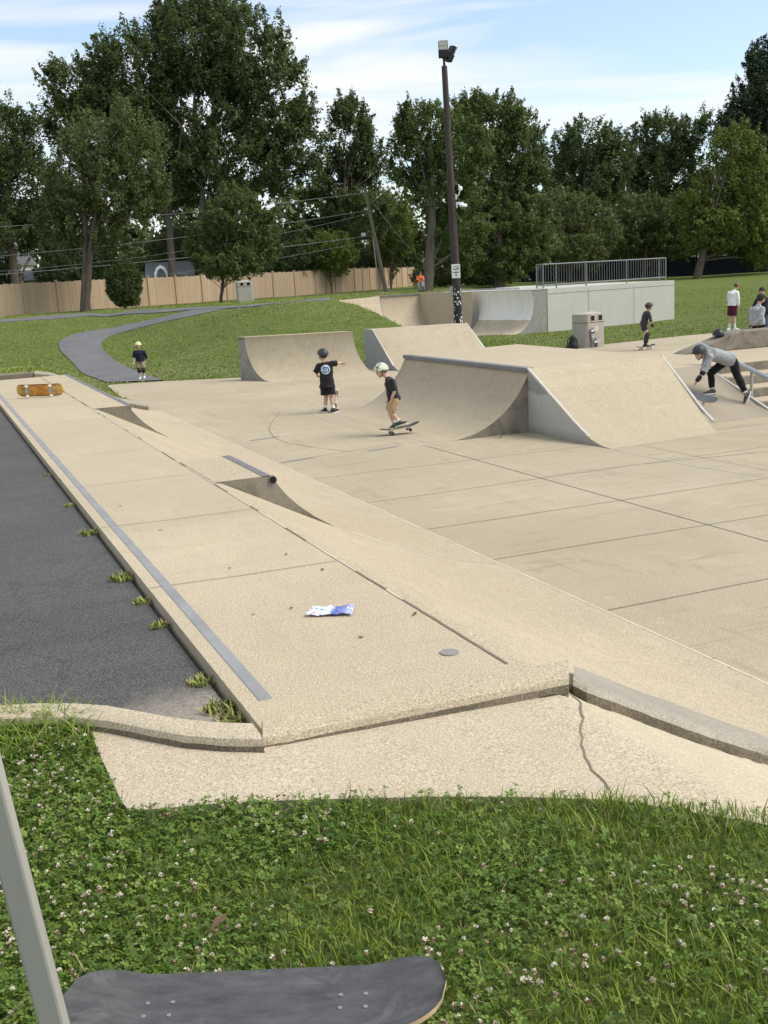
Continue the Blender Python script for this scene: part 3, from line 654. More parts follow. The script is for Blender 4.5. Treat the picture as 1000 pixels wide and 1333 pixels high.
fr = Matrix((RV, FV, ax)).transposed()
def loc3(c, x, y, z): return c + RV * x + FV * y + ax * z
mb = MB(); mb.box(tuple(sc), (.31, .012, .50), M=fr); sg = part('sign', mb, SGN, lp, world=True, bevel=.004)
mb = MB()
for (x, z, w_, h_) in ((-.06, .16, .09, .018), (.01, .165, .03, .04), (.075, .165, .04, .045), (-.055, .075, .10, .03), (.065, .08, .11, .04), (.0, .02, .05, .022), (-.05, -.04, .11, .03), (.06, -.04, .12, .034), (.0, -.125, .055, .03), (0, -.10, .03, .02), (0, -.15, .03, .02), (.01, -.185, .06, .01)):
    mb.box(tuple(loc3(sc, x, -.008, z)), (w_, .004, h_), M=fr)
part('lettering', mb, INK, sg, world=True)
GBOX = simple('grey_electrical_box', (.36, .37, .37), .5, .2, .1)
mb = MB(); c = pp(352) - RV * .20 - FV * .02; mb.box(tuple(c), (.12, .16, .30), M=fr); part('junction_box', mb, GBOX, lp, world=True, bevel=.012)
WP = simple('white_plastic', (.82, .82, .80), .4, var=.04); SILV = simple('steel_band', (.5, .5, .5), .4, .8)
for y in (235, 241, 245, 250):
    c = pp(y); mb = MB(); r0 = .126; mb.tube([c - ax * .012, c + ax * .012], r0, 16); part('clamp_band', mb, SILV, lp, world=True, smooth=40)
an = part('antenna', (lambda m: (m.box(tuple(loc3(pp(238), .16, -.02, 0)), (.05, .06, .19), M=fr), m.tube([loc3(pp(238), .17, -.03, -.03), loc3(pp(238), .26, -.06, .06), loc3(pp(238), .31, -.07, .20)], .022, 8), m.ball(tuple(loc3(pp(238), .34, -.07, .27)), (.075, .05, .085), nu=14), m.tube([loc3(pp(238), .285, -.08, .20), loc3(pp(238), .28, -.08, .42)], .026, 8), m)[-1])(MB()), WP, lp, world=True, smooth=40)
cm = part('security_camera', (lambda m: (m.box(tuple(loc3(pp(248), .17, -.02, 0)), (.05, .09, .20), M=fr), m.box(tuple(loc3(pp(248), .30, -.04, .055)), (.24, .07, .085), M=fr), m.ball(tuple(loc3(pp(248), .40, -.06, -.03)), (.16, .14, .07), nu=18, v1=PI / 2), m.tube([loc3(pp(248), .40, -.06, -.075), loc3(pp(248), .40, -.06, -.028)], .14, 18), m)[-1])(MB()), WP, lp, world=True, smooth=40)
part('camera_dome', (lambda m: (m.ball(tuple(loc3(pp(248), .40, -.06, -.08)), (.105, .105, .10), nu=16, v0=PI / 2, v1=PI), m)[-1])(MB()), simple('smoked_dome', (.16, .16, .15), .1), cm, world=True, smooth=60)
mb = MB(); mb.tube([PT - ax * .02, PT + ax * .14, PT + ax * .30], [.05, .04, .055], 10); mb.box(tuple(PT + ax * .30), (.16, .1, .08), M=fr); part('lamp_bracket', mb, BLK, lp, world=True, smooth=40)
LENS = simple('floodlight_glass', (.50, .46, .40), .12, 0, .3, 9)
GLZ = simple('lamp_reflector', (.55, .53, .48), .25, .5, .3, 14)
def flood(c, R_, name):
    mb = MB(); mb.box(tuple(c + R_ @ Vector((0, 0, -.10))), (.36, .2, .26), M=R_); mb.box(tuple(c + R_ @ Vector((0, .03, .16))), (.34, .12, .30), M=R_)
    f = part('floodlight', mb, BLK, lp, world=True, bevel=.02)
    mb = MB(); mb.box(tuple(c + R_ @ Vector((0, -.045, .17))), (.29, .03, .30), M=R_); l_ = part('lens', mb, LENS, f, world=True, bevel=.006)
    mb = MB()
    for z in (.02, .17, .32): mb.box(tuple(c + R_ @ Vector((0, -.062, z))), (.31, .012, .022), M=R_)
    for x in (-.15, .15): mb.box(tuple(c + R_ @ Vector((x, -.062, .17))), (.02, .012, .32), M=R_)
    part('lens_frame', mb, GBOX, l_, world=True)
flood(PT + ax * .47 - RV * .0 + UV * .03, fr, 'floodlight')
flood(PT + ax * .38 + RV * .24 + FV * .16, fr @ Matrix.Rotation(.5, 3, 'Y') @ Matrix.Rotation(2.0, 3, 'Z'), 'floodlight')
# ------------------------------------------------------------------ wooden fence
t = NT('cedar_fence'); p = t.pos((9, 9, .5)); s3 = t.n('ShaderNodeAttribute'); s3.attribute_name = 'tint'
c = t.mix(s3.outputs['Fac'], (.42, .305, .20), (.57, .43, .295)); c = t.mix(t.ramp(t.noise(p, 2, 6, .7), [(.35, .4), (.7, 0.0)]), c, (.30, .21, .13)); t.bump(t.noise(p, 8, 4), .3, .01)
CEDAR = t.fin(c, .8, 0, .2)
def wooden_fence(label, A, B, H, dip=None):
    A = Vector((*A, 0)); B = Vector((*B, 0)); L = (B - A).length; d = (B - A) / L; nrm = Vector((d.y, -d.x, 0)); rz = math.atan2(d.y, d.x)
    f = thing('wooden_fence', label, 'fence', (A.x, A.y, float(terrain(A.x, A.y))))
    npn = max(1, round(L / 2.6)); pw = L / npn; rr = random.Random(int(L * 10))
    for i in range(npn):
        p0 = A + d * (pw * i); zt = float(terrain(p0.x, p0.y)); nb = 18; bw = pw / nb; vs = MB(); tint = []; base = rr.uniform(.25, .75)
        for k in range(nb):
            c = p0 + d * (bw * (k + .5)); zg = float(terrain(c.x, c.y)); h = H + rr.uniform(-.03, .03)
            vs.box((c.x, c.y, zg + h / 2 + .02), (bw * .97, .03 + rr.uniform(0, .012), h), rz=rz); tint += [min(1, max(0, base + rr.uniform(-.3, .3)))] * 6
        for zr in (.35, H - .35): vs.box((p0.x + d.x * pw / 2 - nrm.x * .05, p0.y + d.y * pw / 2 - nrm.y * .05, zt + zr), (pw, .05, .09), rz=rz); tint += [.4] * 6
        me = mesh_of(vs, CEDAR); a = me.attributes.new('tint', 'FLOAT', 'FACE'); a.data.foreach_set('value', tint)
        part('panel', me, None, f, world=True)
        pm = MB(); pm.box((p0.x + nrm.x * .02, p0.y + nrm.y * .02, zt + (H + .1) / 2), (.12, .12, H + .12), rz=rz); pm.box((p0.x + nrm.x * .02, p0.y + nrm.y * .02, zt + H + .13), (.15, .15, .04), rz=rz)
        me = mesh_of(pm, CEDAR); a = me.attributes.new('tint', 'FLOAT', 'FACE'); a.data.foreach_set('value', [.35] * 12); part('post', me, None, f, world=True)
    return f
fa = Vector((4.7, 74.45)); fd = (Vector((37.5, 92.2)) - fa).normalized()
fc = fa + fd * 35.6
wooden_fence('long tan wooden board fence behind the lawn, running under the tall trees', tuple(fa - fd * 24), tuple(fc), 2.0)
fe = atd(545, 372, 120)
wooden_fence('short tan wooden fence run turning back behind the leaning utility pole', tuple(fc), (fe.x, fe.y), 2.0)
# dark windscreen fence at the far right
t = NT('dark_mesh_screen'); p = t.pos(); c = t.mix(t.noise(p, .6, 5), (.008, .010, .018), (.02, .024, .034)); SCREEN = t.fin(c, .9, 0, .1)
sf = atd(548, 366, 121); se = atd(1150, 345, 112)
f = thing('screen_fence', 'low dark navy screen fence in the shade under the trees at right', 'fence', (sf.x, sf.y, 1))
a = Vector((sf.x, sf.y, 0)); b = Vector((se.x, se.y, 0)); npn = 18
for i in range(npn):
    p0 = a.lerp(b, i / npn); p1 = a.lerp(b, (i + 1) / npn); z0, z1 = float(terrain(p0.x, p0.y)), float(terrain(p1.x, p1.y))
    mb = MB(); mb.bar((p0.x, p0.y, z0 + .95), (p1.x, p1.y, z1 + .95), .03, 1.9); part('panel', mb, SCREEN, f, world=True)
    mb = MB(); mb.tube([(p0.x, p0.y - .05, z0), (p0.x, p0.y - .05, z0 + 2.0)], .04, 8); part('post', mb, BLK, f, world=True)
# ------------------------------------------------------------------ utility pole and wires
UB = atd(503, 379, 86); UB.z = float(terrain(UB.x, UB.y)) - .1; UT = atd(475, 246, 84)
up = thing('utility_pole', 'weathered grey wooden utility pole leaning left by the fence corner', 'utility pole', tuple(UB))
t = NT('weathered_pole'); p = t.pos((5, 5, .4)); c = t.mix(t.ramp(t.noise(p, 3, 6, .7), [(.3, 0.0), (.7, 1.0)]), (.13, .105, .08), (.27, .225, .17)); GPOLE = t.fin(c, .85, 0, .2)
mb = MB(); mb.tube([UB, UB.lerp(UT, .5), UT], [.17, .14, .11], 12); part('pole', mb, GPOLE, up, world=True, smooth=40)
mb = MB(); mb.tube([UB + RV * -.55 + UV * .1, UB.lerp(UT, .55) - RV * .14], .05, 8); part('cable_guard', mb, simple('pale_cable_guard', (.42, .40, .36), .6), up, world=True, smooth=40)
for f_, w_ in ((.965, .5), (.80, .4)):
    c = UB.lerp(UT, f_); mb = MB(); mb.box(tuple(c - RV * .18), (w_, .06, .08), rz=YAW); br = part('bracket', mb, GPOLE, up, world=True)
    mb = MB()
    for dx in (.15, .33): mb.tube([c - RV * dx + UV * .03, c - RV * dx + UV * .22], [.05, .03], 8)
    part('insulator', mb, WP, br, world=True, smooth=40)
mb = MB(); c = UB.lerp(UT, .565) - RV * .85 + UV * .06; mb.box(tuple(c), (.38, .2, .26), rz=YAW); part('splice_box', mb, simple('pale_splice_box', (.55, .56, .56), .5), up, world=True, bevel=.03)
WIRE = simple('pale_wire', (.20, .205, .21), .5, .3)
def wire(label, fr_, px, r=.02):
    s0 = UB.lerp(UT, fr_); e = atd(px[-1][0], px[-1][1], 70); pts = []
    for i in range(25):
        f = i / 24; q = s0.lerp(e, f); q.z -= px[0] * 4 * f * (1 - f); pts.append(q)
    mb = MB(); mb.tube(pts, r, 6); solo('power_line', mb, WIRE, label, 'wire', 'overhead wires strung from the utility pole', smooth=60)
wire('topmost thin overhead wire running left from the utility pole top', .965, (.5, (-280, 308)))
wire('second overhead wire from the top, sagging left through the big trees', .80, (.6, (-280, 352)))
wire('third overhead wire from the top, just below the second wire', .77, (1.3, (-280, 362)), .014)
wire('fourth overhead wire, passing the grey splice box on the pole', .56, (.4, (-280, 376)), .025)
wire('lowest overhead wire hanging just above the wooden fence', .52, (1.1, (-280, 386)), .016)
def guy(label, a, b, r):
    mb = MB(); mb.tube([a, a.lerp(b, .5) - UV * .15, b], r, 6); solo('guy_wire', mb, WIRE, label, 'wire', smooth=60)
guy('bright guy wire slanting down right from the utility pole top', UB.lerp(UT, .95), atd(552, 345, 92), .03)
guy('thin dark lower guy wire slanting right from the utility pole', UB.lerp(UT, .55), atd(548, 362, 92), .012)
# ------------------------------------------------------------------ buildings glimpsed behind the fence
sh = atd(212, 372, 94); sz = 1.5; rzs = YAW + .1
SHINGLE = simple('grey_shingle', (.17, .175, .185), .9, 0, .25, 5); SIDING = simple('white_siding', (.85, .85, .85), .6, 0, .05)
b = thing('garden_shed', 'grey roofed shed with a white arched gable rising behind the tan fence', 'shed', (sh.x, sh.y, sz), rzs)
mb = MB(); mb.box((.7, 0, 1.2), (3.6, 2.6, 2.4)); part('wall', mb, SIDING, b)
mb = MB(); mb.prism([(-1.6, 2.3), (0, 3.45), (1.6, 2.3), (1.6, 2.2), (-1.6, 2.2)], (-1.3, 0, 0), (0, 1, 0), (0, 0, 1), (4.1, 0, 0)); part('roof', mb, SHINGLE, b)
arch = [(-.58, 1.9), (-.56, 2.55), (-.36, 2.98), (0, 3.2), (.36, 2.98), (.56, 2.55), (.58, 1.9)]; inn = [(x * .70, 1.9 + (z - 1.9) * .78) for x, z in arch]
mb = MB(); mb.prism(arch + list(reversed(inn)), (.1, -1.75, 0), (1, 0, 0), (0, 0, 1), (0, .5, 0)); part('gable_arch', mb, SIDING, b)
mb = MB(); mb.prism(inn, (.1, -1.6, 0), (1, 0, 0), (0, 0, 1), (0, .3, 0)); part('gable_panel', mb, SHINGLE, b)
hx = atd(-60, 372, 102); b = thing('house', 'white sided house mostly hidden behind trees at the far left', 'house', (hx.x, hx.y, 1.5), YAW)
mb = MB(); mb.box((0, 4, 2.2), (10.6, 8, 4.4)); part('wall', mb, SIDING, b)
mb = MB(); mb.prism([(-.4, 4.3), (4, 6.4), (8.4, 4.3), (8.4, 4.2), (-.4, 4.2)], (-5.6, 0, 0), (0, 1, 0), (0, 0, 1), (11.2, 0, 0)); part('roof', mb, SHINGLE, b)
for x in (2.6, 4.2): mb = MB(); mb.box((x, -.03, 2.6), (.9, .08, 1.3)); part('window', mb, simple('dark_window', (.05, .06, .07), .15), b)
hx = atd(42, 376, 96); b = thing('garage', 'low white garage wall glimpsed through the hedge left of the tree', 'garage', (hx.x, hx.y, 1.5), YAW)
mb = MB(); mb.box((0, 2, 1.3), (4.2, 4, 2.6)); part('wall', mb, SIDING, b); mb = MB(); mb.prism([(-.3, 2.55), (2, 3.5), (4.3, 2.55), (4.3, 2.45), (-.3, 2.45)], (-2.3, 0, 0), (0, 1, 0), (0, 0, 1), (4.6, 0, 0)); part('roof', mb, SHINGLE, b)
# ------------------------------------------------------------------ concrete trash receptacles
C_BIN = concrete('bin_concrete', (.50, .465, .395), (.36, .33, .27), .7, .5, streak=(3, 3, .25), sa=.3)
def trash(label, loc, rz, emblem):
    b = thing('trash_can', label, 'trash can', tuple(loc), rz, 'concrete trash receptacles'); w, d, h = .86, .72, 1.13
    def oct_(w, d, c): return [(-w / 2 + c, -d / 2), (w / 2 - c, -d / 2), (w / 2, -d / 2 + c), (w / 2, d / 2 - c), (w / 2 - c, d / 2), (-w / 2 + c, d / 2), (-w / 2, d / 2 - c), (-w / 2, -d / 2 + c)]
    mb = MB(); mb.prism(oct_(w, d, .05), (0, 0, 0), (1, 0, 0), (0, 1, 0), (0, 0, .80)); part('body', mb, C_BIN, b, bevel=.008)
    lid = MB(); lid.prism(oct_(w - .005, d - .005, .05), (0, 0, .815), (1, 0, 0), (0, 1, 0), (0, 0, .27))
    o_ = [Vector((x, y, 1.085)) for x, y in oct_(w + .01, d + .01, .05)]; i_ = [Vector((x * .45, y * .45, 1.15)) for x, y in oct_(w, d, .05)]; lid.loft(o_, i_)
    ld = part('lid', lid, C_BIN, b, bevel=.006); mb = MB(); mb.box((0, 0, .807), (w - .03, d - .03, .02)); part('seam', mb, BLACKHOLE, b)
    for x in (-.17, .2):
        fr_ = MB(); s_ = .1
        for (cx, cz, sx, sz_) in ((x, .95 + s_, .24, .03), (x, .95 - s_, .24, .03), (x - s_ - .01, .95, .03, .2), (x + s_ + .01, .95, .03, .2)): fr_.box((cx, -d / 2 - .002, cz), (sx, .012, sz_))
        op = part('opening_frame', fr_, C_WALK, ld); mb = MB(); mb.box((x, -d / 2 + .0, .95), (.18, .006, .17)); part('opening', mb, BLACKHOLE, op)
    if emblem:
        mb = MB(); mb.tube([(.03, -d / 2 - .004, .60), (.03, -d / 2 + .01, .60)], .105, 20); e = part('emblem', mb, simple('tan_emblem', (.50, .42, .30), .7), b)
        mb = MB(); mb.ball((.03, -d / 2 - .006, .61), (.03, .006, .055)); mb.tube([(.03 + .07 * math.cos(a), -d / 2 - .006, .6 + .07 * math.sin(a)) for a in np.linspace(.5, 5.5, 12)], .008, 6); part('emblem_mark', mb, simple('pale_emblem_mark', (.72, .68, .58), .7), e)
    return b
a_, b_ = at(759.5, 453.5), at(793, 449.5); cc = (a_ + b_) / 2; ang = math.atan2(b_.y - a_.y, b_.x - a_.x)
TC = trash('concrete trash receptacle with a round emblem, beside the black backpack', cc + Vector((-math.sin(ang), math.cos(ang), 0)) * .36, ang + .0, True)
TCP = cc; TCA = ang
q = atd(319.5, 393.5, 61); q.z = float(terrain(q.x, q.y)) ; ground2 = atg(319.5, 392.5)
trash('pale concrete trash receptacle standing by the distant path near the fence', ground2, YAW + .25, False)
# ------------------------------------------------------------------ skateboards
WOODEDGE = simple('maple_edge', (.58, .42, .24), .5, 0, .15, 60); TRUCK = simple('truck_metal', (.45, .46, .47), .35, .9, .1); WHEELM = simple('pale_wheel', (.68, .64, .55), .45); BOLT = simple('bolt_head', (.34, .33, .31), .45, .7)
t = NT('worn_grip_tape'); p = t.pos(obj=True); c = t.mix(t.ramp(t.noise(t.pos((1, 2.5, 1), obj=True), 9, 7, .7), [(.3, 0.0), (.75, 1.0)]), (.045, .045, .047), (.115, .113, .113))
c = t.mix(t.ramp(t.noise(t.pos((1, 1.5, 1), obj=True, rot=(0, 0, .5)), 6, 8, .75, 1.0), [(.55, 0.0), (.75, .5)]), c, (.21, .205, .195)); c = t.mix(t.ramp(t.noise(p, 900, 2), [(.55, 0.0), (.7, .4)]), c, (.2, .2, .2)); sc1 = t.ramp(t.noise(t.pos((.35, 9, 1), obj=True, rot=(0, 0, .25)), 14, 4, .6, .4), [(.64, 0.0), (.72, .16)]); c = t.mix(sc1, c, (.25, .24, .225)); sc2 = t.ramp(t.noise(t.pos((9, .5, 1), obj=True, rot=(0, 0, .5)), 8, 4, .6, .4), [(.66, 0.0), (.74, .12)]); c = t.mix(sc2, c, (.22, .21, .2)); t.bump(t.noise(p, 900, 2), .5, .002); GRIP = t.fin(c, .85, 0, .3)
GRIPD = simple('black_grip_tape', (.045, .047, .052), .85, 0, .25, 20)
def graphic(name, cols):
    t = NT(name); p = t.pos(obj=True); s = t.n('ShaderNodeSeparateXYZ'); t.l(p, s.inputs[0])
    w = t.noise(t.pos((1.2, 2, 1), obj=True), 6, 4, .6, 2.5); x = t.math('ADD', t.math('ABSOLUTE', s.outputs[0]), t.math('MULTIPLY', t.math('SUBTRACT', w, .5), .12))
    c = t.ramp(x, [(.0, cols[0]), (.12, cols[1]), (.22, cols[2]), (.27, cols[3]), (.42, cols[4])]); c = t.mix(t.ramp(w, [(.46, 0.0), (.56, .75)]), c, cols[5])
    y = t.ramp(t.math('ABSOLUTE', s.outputs[1]), [(.082, 0.0), (.092, 1.0)]); c = t.mix(t.math('MULTIPLY', y, .8), c, (.06, .035, .015))
    return t.fin(c, .35, 0, .5)
def skateboard(label, L=.80, Wd=.205, grip=None, bot=None, wheel=None, bolts=True):
    b = thing('skateboard', label, 'skateboard', group='skateboards'); nx, ny = 44, 10; xs = np.linspace(-L / 2, L / 2, nx); xs = L / 2 * np.sin(np.linspace(-PI / 2, PI / 2, nx)) * .35 + xs * .65
    e0 = L / 2 - Wd * .53
    def hw(x):
        a = abs(x); return Wd / 2 * (1 if a < e0 else max(0, 1 - ((a - e0) / (L / 2 - e0)) ** 2.3) ** (1 / 2.3)) + .001
    def zz(x):
        a = abs(x) - (L / 2 - .185); return 0 if a < 0 else (.24 * a if a > .05 else 2.4 * a * a) - (0 if a < .05 else .006)
    def top(x, v): return (x, v * hw(x), .102 + zz(x) + .006 * v * v)
    mb = MB(); T = [[top(x, -1 + 2 * j / ny) for j in range(ny + 1)] for x in xs]; idx = lambda i, j: i * (ny + 1) + j; N = nx * (ny + 1)
    mb.v = [p for r in T for p in r] + [(p[0], p[1], p[2] - .0115) for r in T for p in r]
    for i in range(nx - 1):
        for j in range(ny):
            mb.f.append((idx(i, j), idx(i + 1, j), idx(i + 1, j + 1), idx(i, j + 1))); mb.m.append(0)
            mb.f.append((N + idx(i, j), N + idx(i, j + 1), N + idx(i + 1, j + 1), N + idx(i + 1, j))); mb.m.append(1)
        for j in (0, ny): mb.f.append((idx(i, j), idx(i + 1, j), N + idx(i + 1, j), N + idx(i, j))); mb.m.append(2)
    for i in (0, nx - 1):
        for j in range(ny): mb.f.append((idx(i, j), idx(i, j + 1), N + idx(i, j + 1), N + idx(i, j))); mb.m.append(2)
    d = part('deck', mb, [grip or GRIPD, bot or WOODEDGE, WOODEDGE], b, smooth=40)
    for sx in (-1, 1):
        tx = sx * (L / 2 - .20); mb = MB(); mb.box((tx, 0, .084), (.08, .055, .012)); mb.tube([(tx, -.062, .045), (tx, .062, .045)], .011, 8); mb.box((tx, 0, .06), (.035, .07, .04)); tr = part('truck', mb, TRUCK, b, smooth=40)
        for sy in (-1, 1): mb = MB(); mb.tube([(tx, sy * .066, .027 + .014), (tx, sy * .072, .041), (tx, sy * .094, .041), (tx, sy * .10, .041)], [.021, .027, .027, .021], 16); part('wheel', mb, wheel or WHEELM, tr, smooth=40)
        if bolts:
            for bx in (-.027, .027):
                for by in (-.021, .021): mb = MB(); mb.tube([(tx + bx, by, .1025), (tx + bx, by, .1045)], .0052, 10); bo = part('bolt', mb, BOLT, d)
    return b
def place(b, M3, loc): b.matrix_world = Matrix.Translation(Vector(loc)) @ M3.to_4x4()
def frame(x, z):
    x = Vector(x).normalized(); z = Vector(z); z = (z - x * z.dot(x)).normalized(); y = z.cross(x); return Matrix((x, y, z)).transposed()
NZ = 1.04
l_, r_e = at(84, 1313, NZ + .125), at(582, 1291, NZ + .125); nd = skateboard('scuffed black grip-tape skateboard lying in the clover in the foreground', (r_e - l_).length, .225, GRIP)
place(nd, frame(r_e - l_, UV), (l_ + r_e) / 2 - UV * .115)
NEARDECK = ((l_ + r_e) / 2)
G1 = graphic('orange_deck_graphic', [(.55, .20, .03), (.66, .30, .05), (.72, .45, .09), (.45, .25, .08), (.78, .62, .08), (.30, .12, .03)])
yb_ = skateboard('yellow and orange skateboard on its edge, underside showing, at the far end of the deck', .79, .205, GRIPD, G1, bolts=False)
c0 = at(48, 519, 1.0); place(yb_, frame(RV * .995 + UV * .035, -FV * 1 + UV * -.12), c0 + UV * .108 + FV * .1)
yb_.matrix_world = Matrix.Translation(c0 + UV * .106 + FV * .1) @ frame(-RV + UV * .02, FV + UV * .15).to_4x4()
G2 = graphic('dark_lettered_graphic', [(.5, .5, .5), (.06, .06, .065), (.05, .05, .055), (.05, .05, .055), (.07, .07, .075), (.03, .03, .03)])
lb = skateboard('dark skateboard leaning upright against the concrete trash receptacle', .78, .2, GRIPD, G2, bolts=False)
n_ = Vector((math.sin(TCA), -math.cos(TCA), 0)); rx_ = Vector((math.cos(TCA), math.sin(TCA), 0))
place(lb, frame(UV * .95 - n_ * .22 - rx_ * .16, -n_ - UV * .2), TCP - rx_ * .21 + n_ * .17 + UV * .38)
# ------------------------------------------------------------------ small things
def remesh(mb, mats, voxel, smooth=3, fac=.5):
    me = mesh_of(mb, mats); o = bpy.data.objects.new('tmp', me); COL.objects.link(o)
    m = o.modifiers.new('r', 'REMESH'); m.mode = 'VOXEL'; m.voxel_size = voxel; m.use_smooth_shade = True
    if smooth: s_ = o.modifiers.new('s', 'SMOOTH'); s_.iterations = smooth; s_.factor = fac
    dg = bpy.context.evaluated_depsgraph_get(); r = bpy.data.meshes.new_from_object(o.evaluated_get(dg))
    bpy.data.objects.remove(o); bpy.data.meshes.remove(me)
    r.materials.clear()
    for k in (mats if isinstance(mats, (list, tuple)) else [mats]): r.materials.append(k)
    return r
BPK = simple('black_nylon', (.012, .012, .014), .75, 0, .4, 20, .3)
q = at(746, 456.5); b = thing('backpack', 'small black backpack on the ground against the trash receptacle', 'backpack', tuple(q), YAW)
mb = MB(); mb.ball((0, 0, .2), (.15, .11, .21)); mb.ball((0, 0, .36), (.11, .09, .13)); mb.ball((0, -.09, .14), (.11, .07, .12)); mb.box((0, .01, .1), (.27, .18, .2)); mb.tube([(-.03, .03, .47), (0, .03, .53), (.03, .03, .47)], .012, 8)
part('bag_body', remesh(mb, BPK, .012), None, b)
for s_ in (-1, 1): mb = MB(); mb.tube([(s_ * .07, .08, .42), (s_ * .15, .1, .33), (s_ * .17, .06, .15), (s_ * .13, .05, .02)], .018, 8); part('strap', mb, BPK, b, smooth=50)
mb = MB(); mb.ball((-.27, .02, .05), (.11, .09, .06)); solo('black_cloth', remesh((lambda m: (m.ball(tuple(q - RV * .24 + UV * .05), (.12, .09, .07)), m.ball(tuple(q - RV * .33 + UV * .03), (.07, .08, .05)), m)[-1])(MB()), BPK, .012), None, 'crumpled black cloth lying left of the backpack', 'cloth')
# crumpled snack bag
t = NT('blue_snack_bag'); p = t.pos(obj=True); s = t.n('ShaderNodeSeparateXYZ'); t.l(p, s.inputs[0]); w = t.noise(p, 24, 4, .6, 1.5)
x = t.math('ADD', s.outputs[0], t.math('MULTIPLY', t.math('SUBTRACT', w, .5), .07)); c = t.ramp(x, [(.0, (.62, .68, .78)), (.005, (.60, .66, .8)), (.02, (.09, .14, .42)), (.07, (.16, .22, .55)), (.09, (.40, .46, .72))])
c = t.mix(t.ramp(x, [(-.0, 1.0), (.0, 0.0)]), c, (.7, .74, .82)); v = t.ramp(t.vor(t.pos((1, 1.6, 1), obj=True), 22), [(.22, 1.0), (.28, 0.0)]); c = t.mix(t.math('MULTIPLY', v, .8), c, (.08, .15, .5)); c = t.mix(t.ramp(w, [(.62, 0.0), (.66, .8)]), c, (.55, .12, .12)); BAGM = t.fin(c, .28, .1, .6)
a_, b_ = at(404, 798, 1.0), at(460, 798, 1.0); mid = (a_ + b_) / 2; ba = math.atan2(b_.y - a_.y, b_.x - a_.x); n1, n2 = 22, 12; LB = (b_ - a_).length; vs = []; fs = []
rr = np.random.default_rng(4); nz = rr.normal(0, 1, (n1 + 1, n2 + 1)); nz = (nz + np.roll(nz, 1, 0) + np.roll(nz, 1, 1) + np.roll(nz, -1, 0)) / 4
for side in (1, -1):
    for i in range(n1 + 1):
        for j in range(n2 + 1):
            u = i / n1 - .5; v_ = j / n2 - .5; puff = (1 - abs(2 * u) ** 4) * (1 - abs(2 * v_) ** 3); z = .012 + side * (.011 * puff) + .006 * nz[i, j] + .014 * max(0, -u - .3) * 2 + .03 * max(0, u - .2) * (v_ + .5)
            vs.append((u * LB * (1 - .1 * v_), v_ * .125 + .02 * u + .004 * nz[i, j], max(.001, z)))
K = (n1 + 1) * (n2 + 1)
for i in range(n1):
    for j in range(n2): q_ = [i * (n2 + 1) + j, (i + 1) * (n2 + 1) + j, (i + 1) * (n2 + 1) + j + 1, i * (n2 + 1) + j + 1]; fs.append(tuple(q_)); fs.append(tuple(K + k for k in reversed(q_)))
for i in range(n1):
    for j in (0, n2): k_ = i * (n2 + 1) + j; fs.append((k_, k_ + n2 + 1, K + k_ + n2 + 1, K + k_))
for j in range(n2):
    for i in (0, n1): k_ = i * (n2 + 1) + j; fs.append((k_, k_ + 1, K + k_ + 1, K + k_))
mb = MB(); mb.add(vs, fs); me = mesh_of(mb, BAGM); o = link('snack_bag', me, None, tuple(mid + Vector((0, 0, .002))), ba); tag(o, 'crumpled blue and white snack bag lying on the concrete deck', 'snack bag')
# slanting metal bar at the left edge
t = NT('satin_grey_metal'); p = t.pos((4, 4, .6)); BARM = t.fin(t.mix(t.ramp(t.noise(p, 14, 7, .8), [(.55, 0.0), (.7, .6)]), t.mix(t.noise(p, 6, 5), (.36, .345, .305), (.42, .405, .36)), (.28, .27, .24)), .4, .15, .5)
b0, b1 = atd(172, 1720, 1.80), atd(-121, 600, 1.52); mb = MB(); mb.bar(b0, b1, .042, .026, up=tuple(-FV)); solo('metal_bar', mb, BARM, 'grey flat metal bar slanting up past the foreground skateboard at the left edge', 'metal bar', bevel=.005)
# grey plug in the deck, leaf scraps, weeds
pc = at(585, 850, 1.0); mb = MB(); mb.tube([(pc.x, pc.y, 1.0), (pc.x, pc.y, 1.006)], .042, 20); solo('drain_cap', mb, simple('grey_cap', (.25, .24, .21), .7), 'small round grey cap set flush in the deck near the crest joint', 'drain cap')
LEAFM = simple('dry_leaf_brown', (.12, .075, .035), .8, 0, .4, 60)
rr = random.Random(9)
def leafbit(q, s_, label, grp='dry leaf scraps on the concrete'):
    mb = MB(); a = rr.uniform(0, 6.28); n = 6; vs = [(0, 0, .006)]
    for k in range(n): r_ = s_ * (1 if k % 3 == 0 else .45) * rr.uniform(.8, 1.2); vs.append((r_ * math.cos(a + k * PI / 3), r_ * math.sin(a + k * PI / 3), .003 + rr.uniform(0, .3) * s_))
    mb.add(vs, [(0, k + 1, (k + 1) % n + 1) for k in range(n)]); o = link('dry_leaf', mesh_of(mb, LEAFM, fixn=False), None, tuple(q)); tag(o, label, 'leaf', grp)
for x, y in ((157, 659), (373, 722), (380, 792), (420, 742), (300, 740), (540, 800), (470, 830), (330, 800), (210, 690)): leafbit(at(x, y, 1.002), rr.uniform(.012, .024), 'small dry brown leaf scrap on the pale concrete deck')
for x, y in ((840, 933), (720, 905), (590, 888), (930, 858), (950, 870)): leafbit(at(x, y, .93 if x < 800 else .3), .018, 'small dark leaf scrap near the cracked kerb corner', 'dark leaf scraps by the kerb')
WEED = NT('weed_blades'); t = WEED; at_ = t.n('ShaderNodeAttribute'); at_.attribute_name = 'tint'; WEEDM = t.fin(t.ramp(at_.outputs['Fac'], [(0, (.08, .13, .025)), (.5, (.24, .27, .06)), (1, (.46, .40, .14))]), .7, 0, .2)
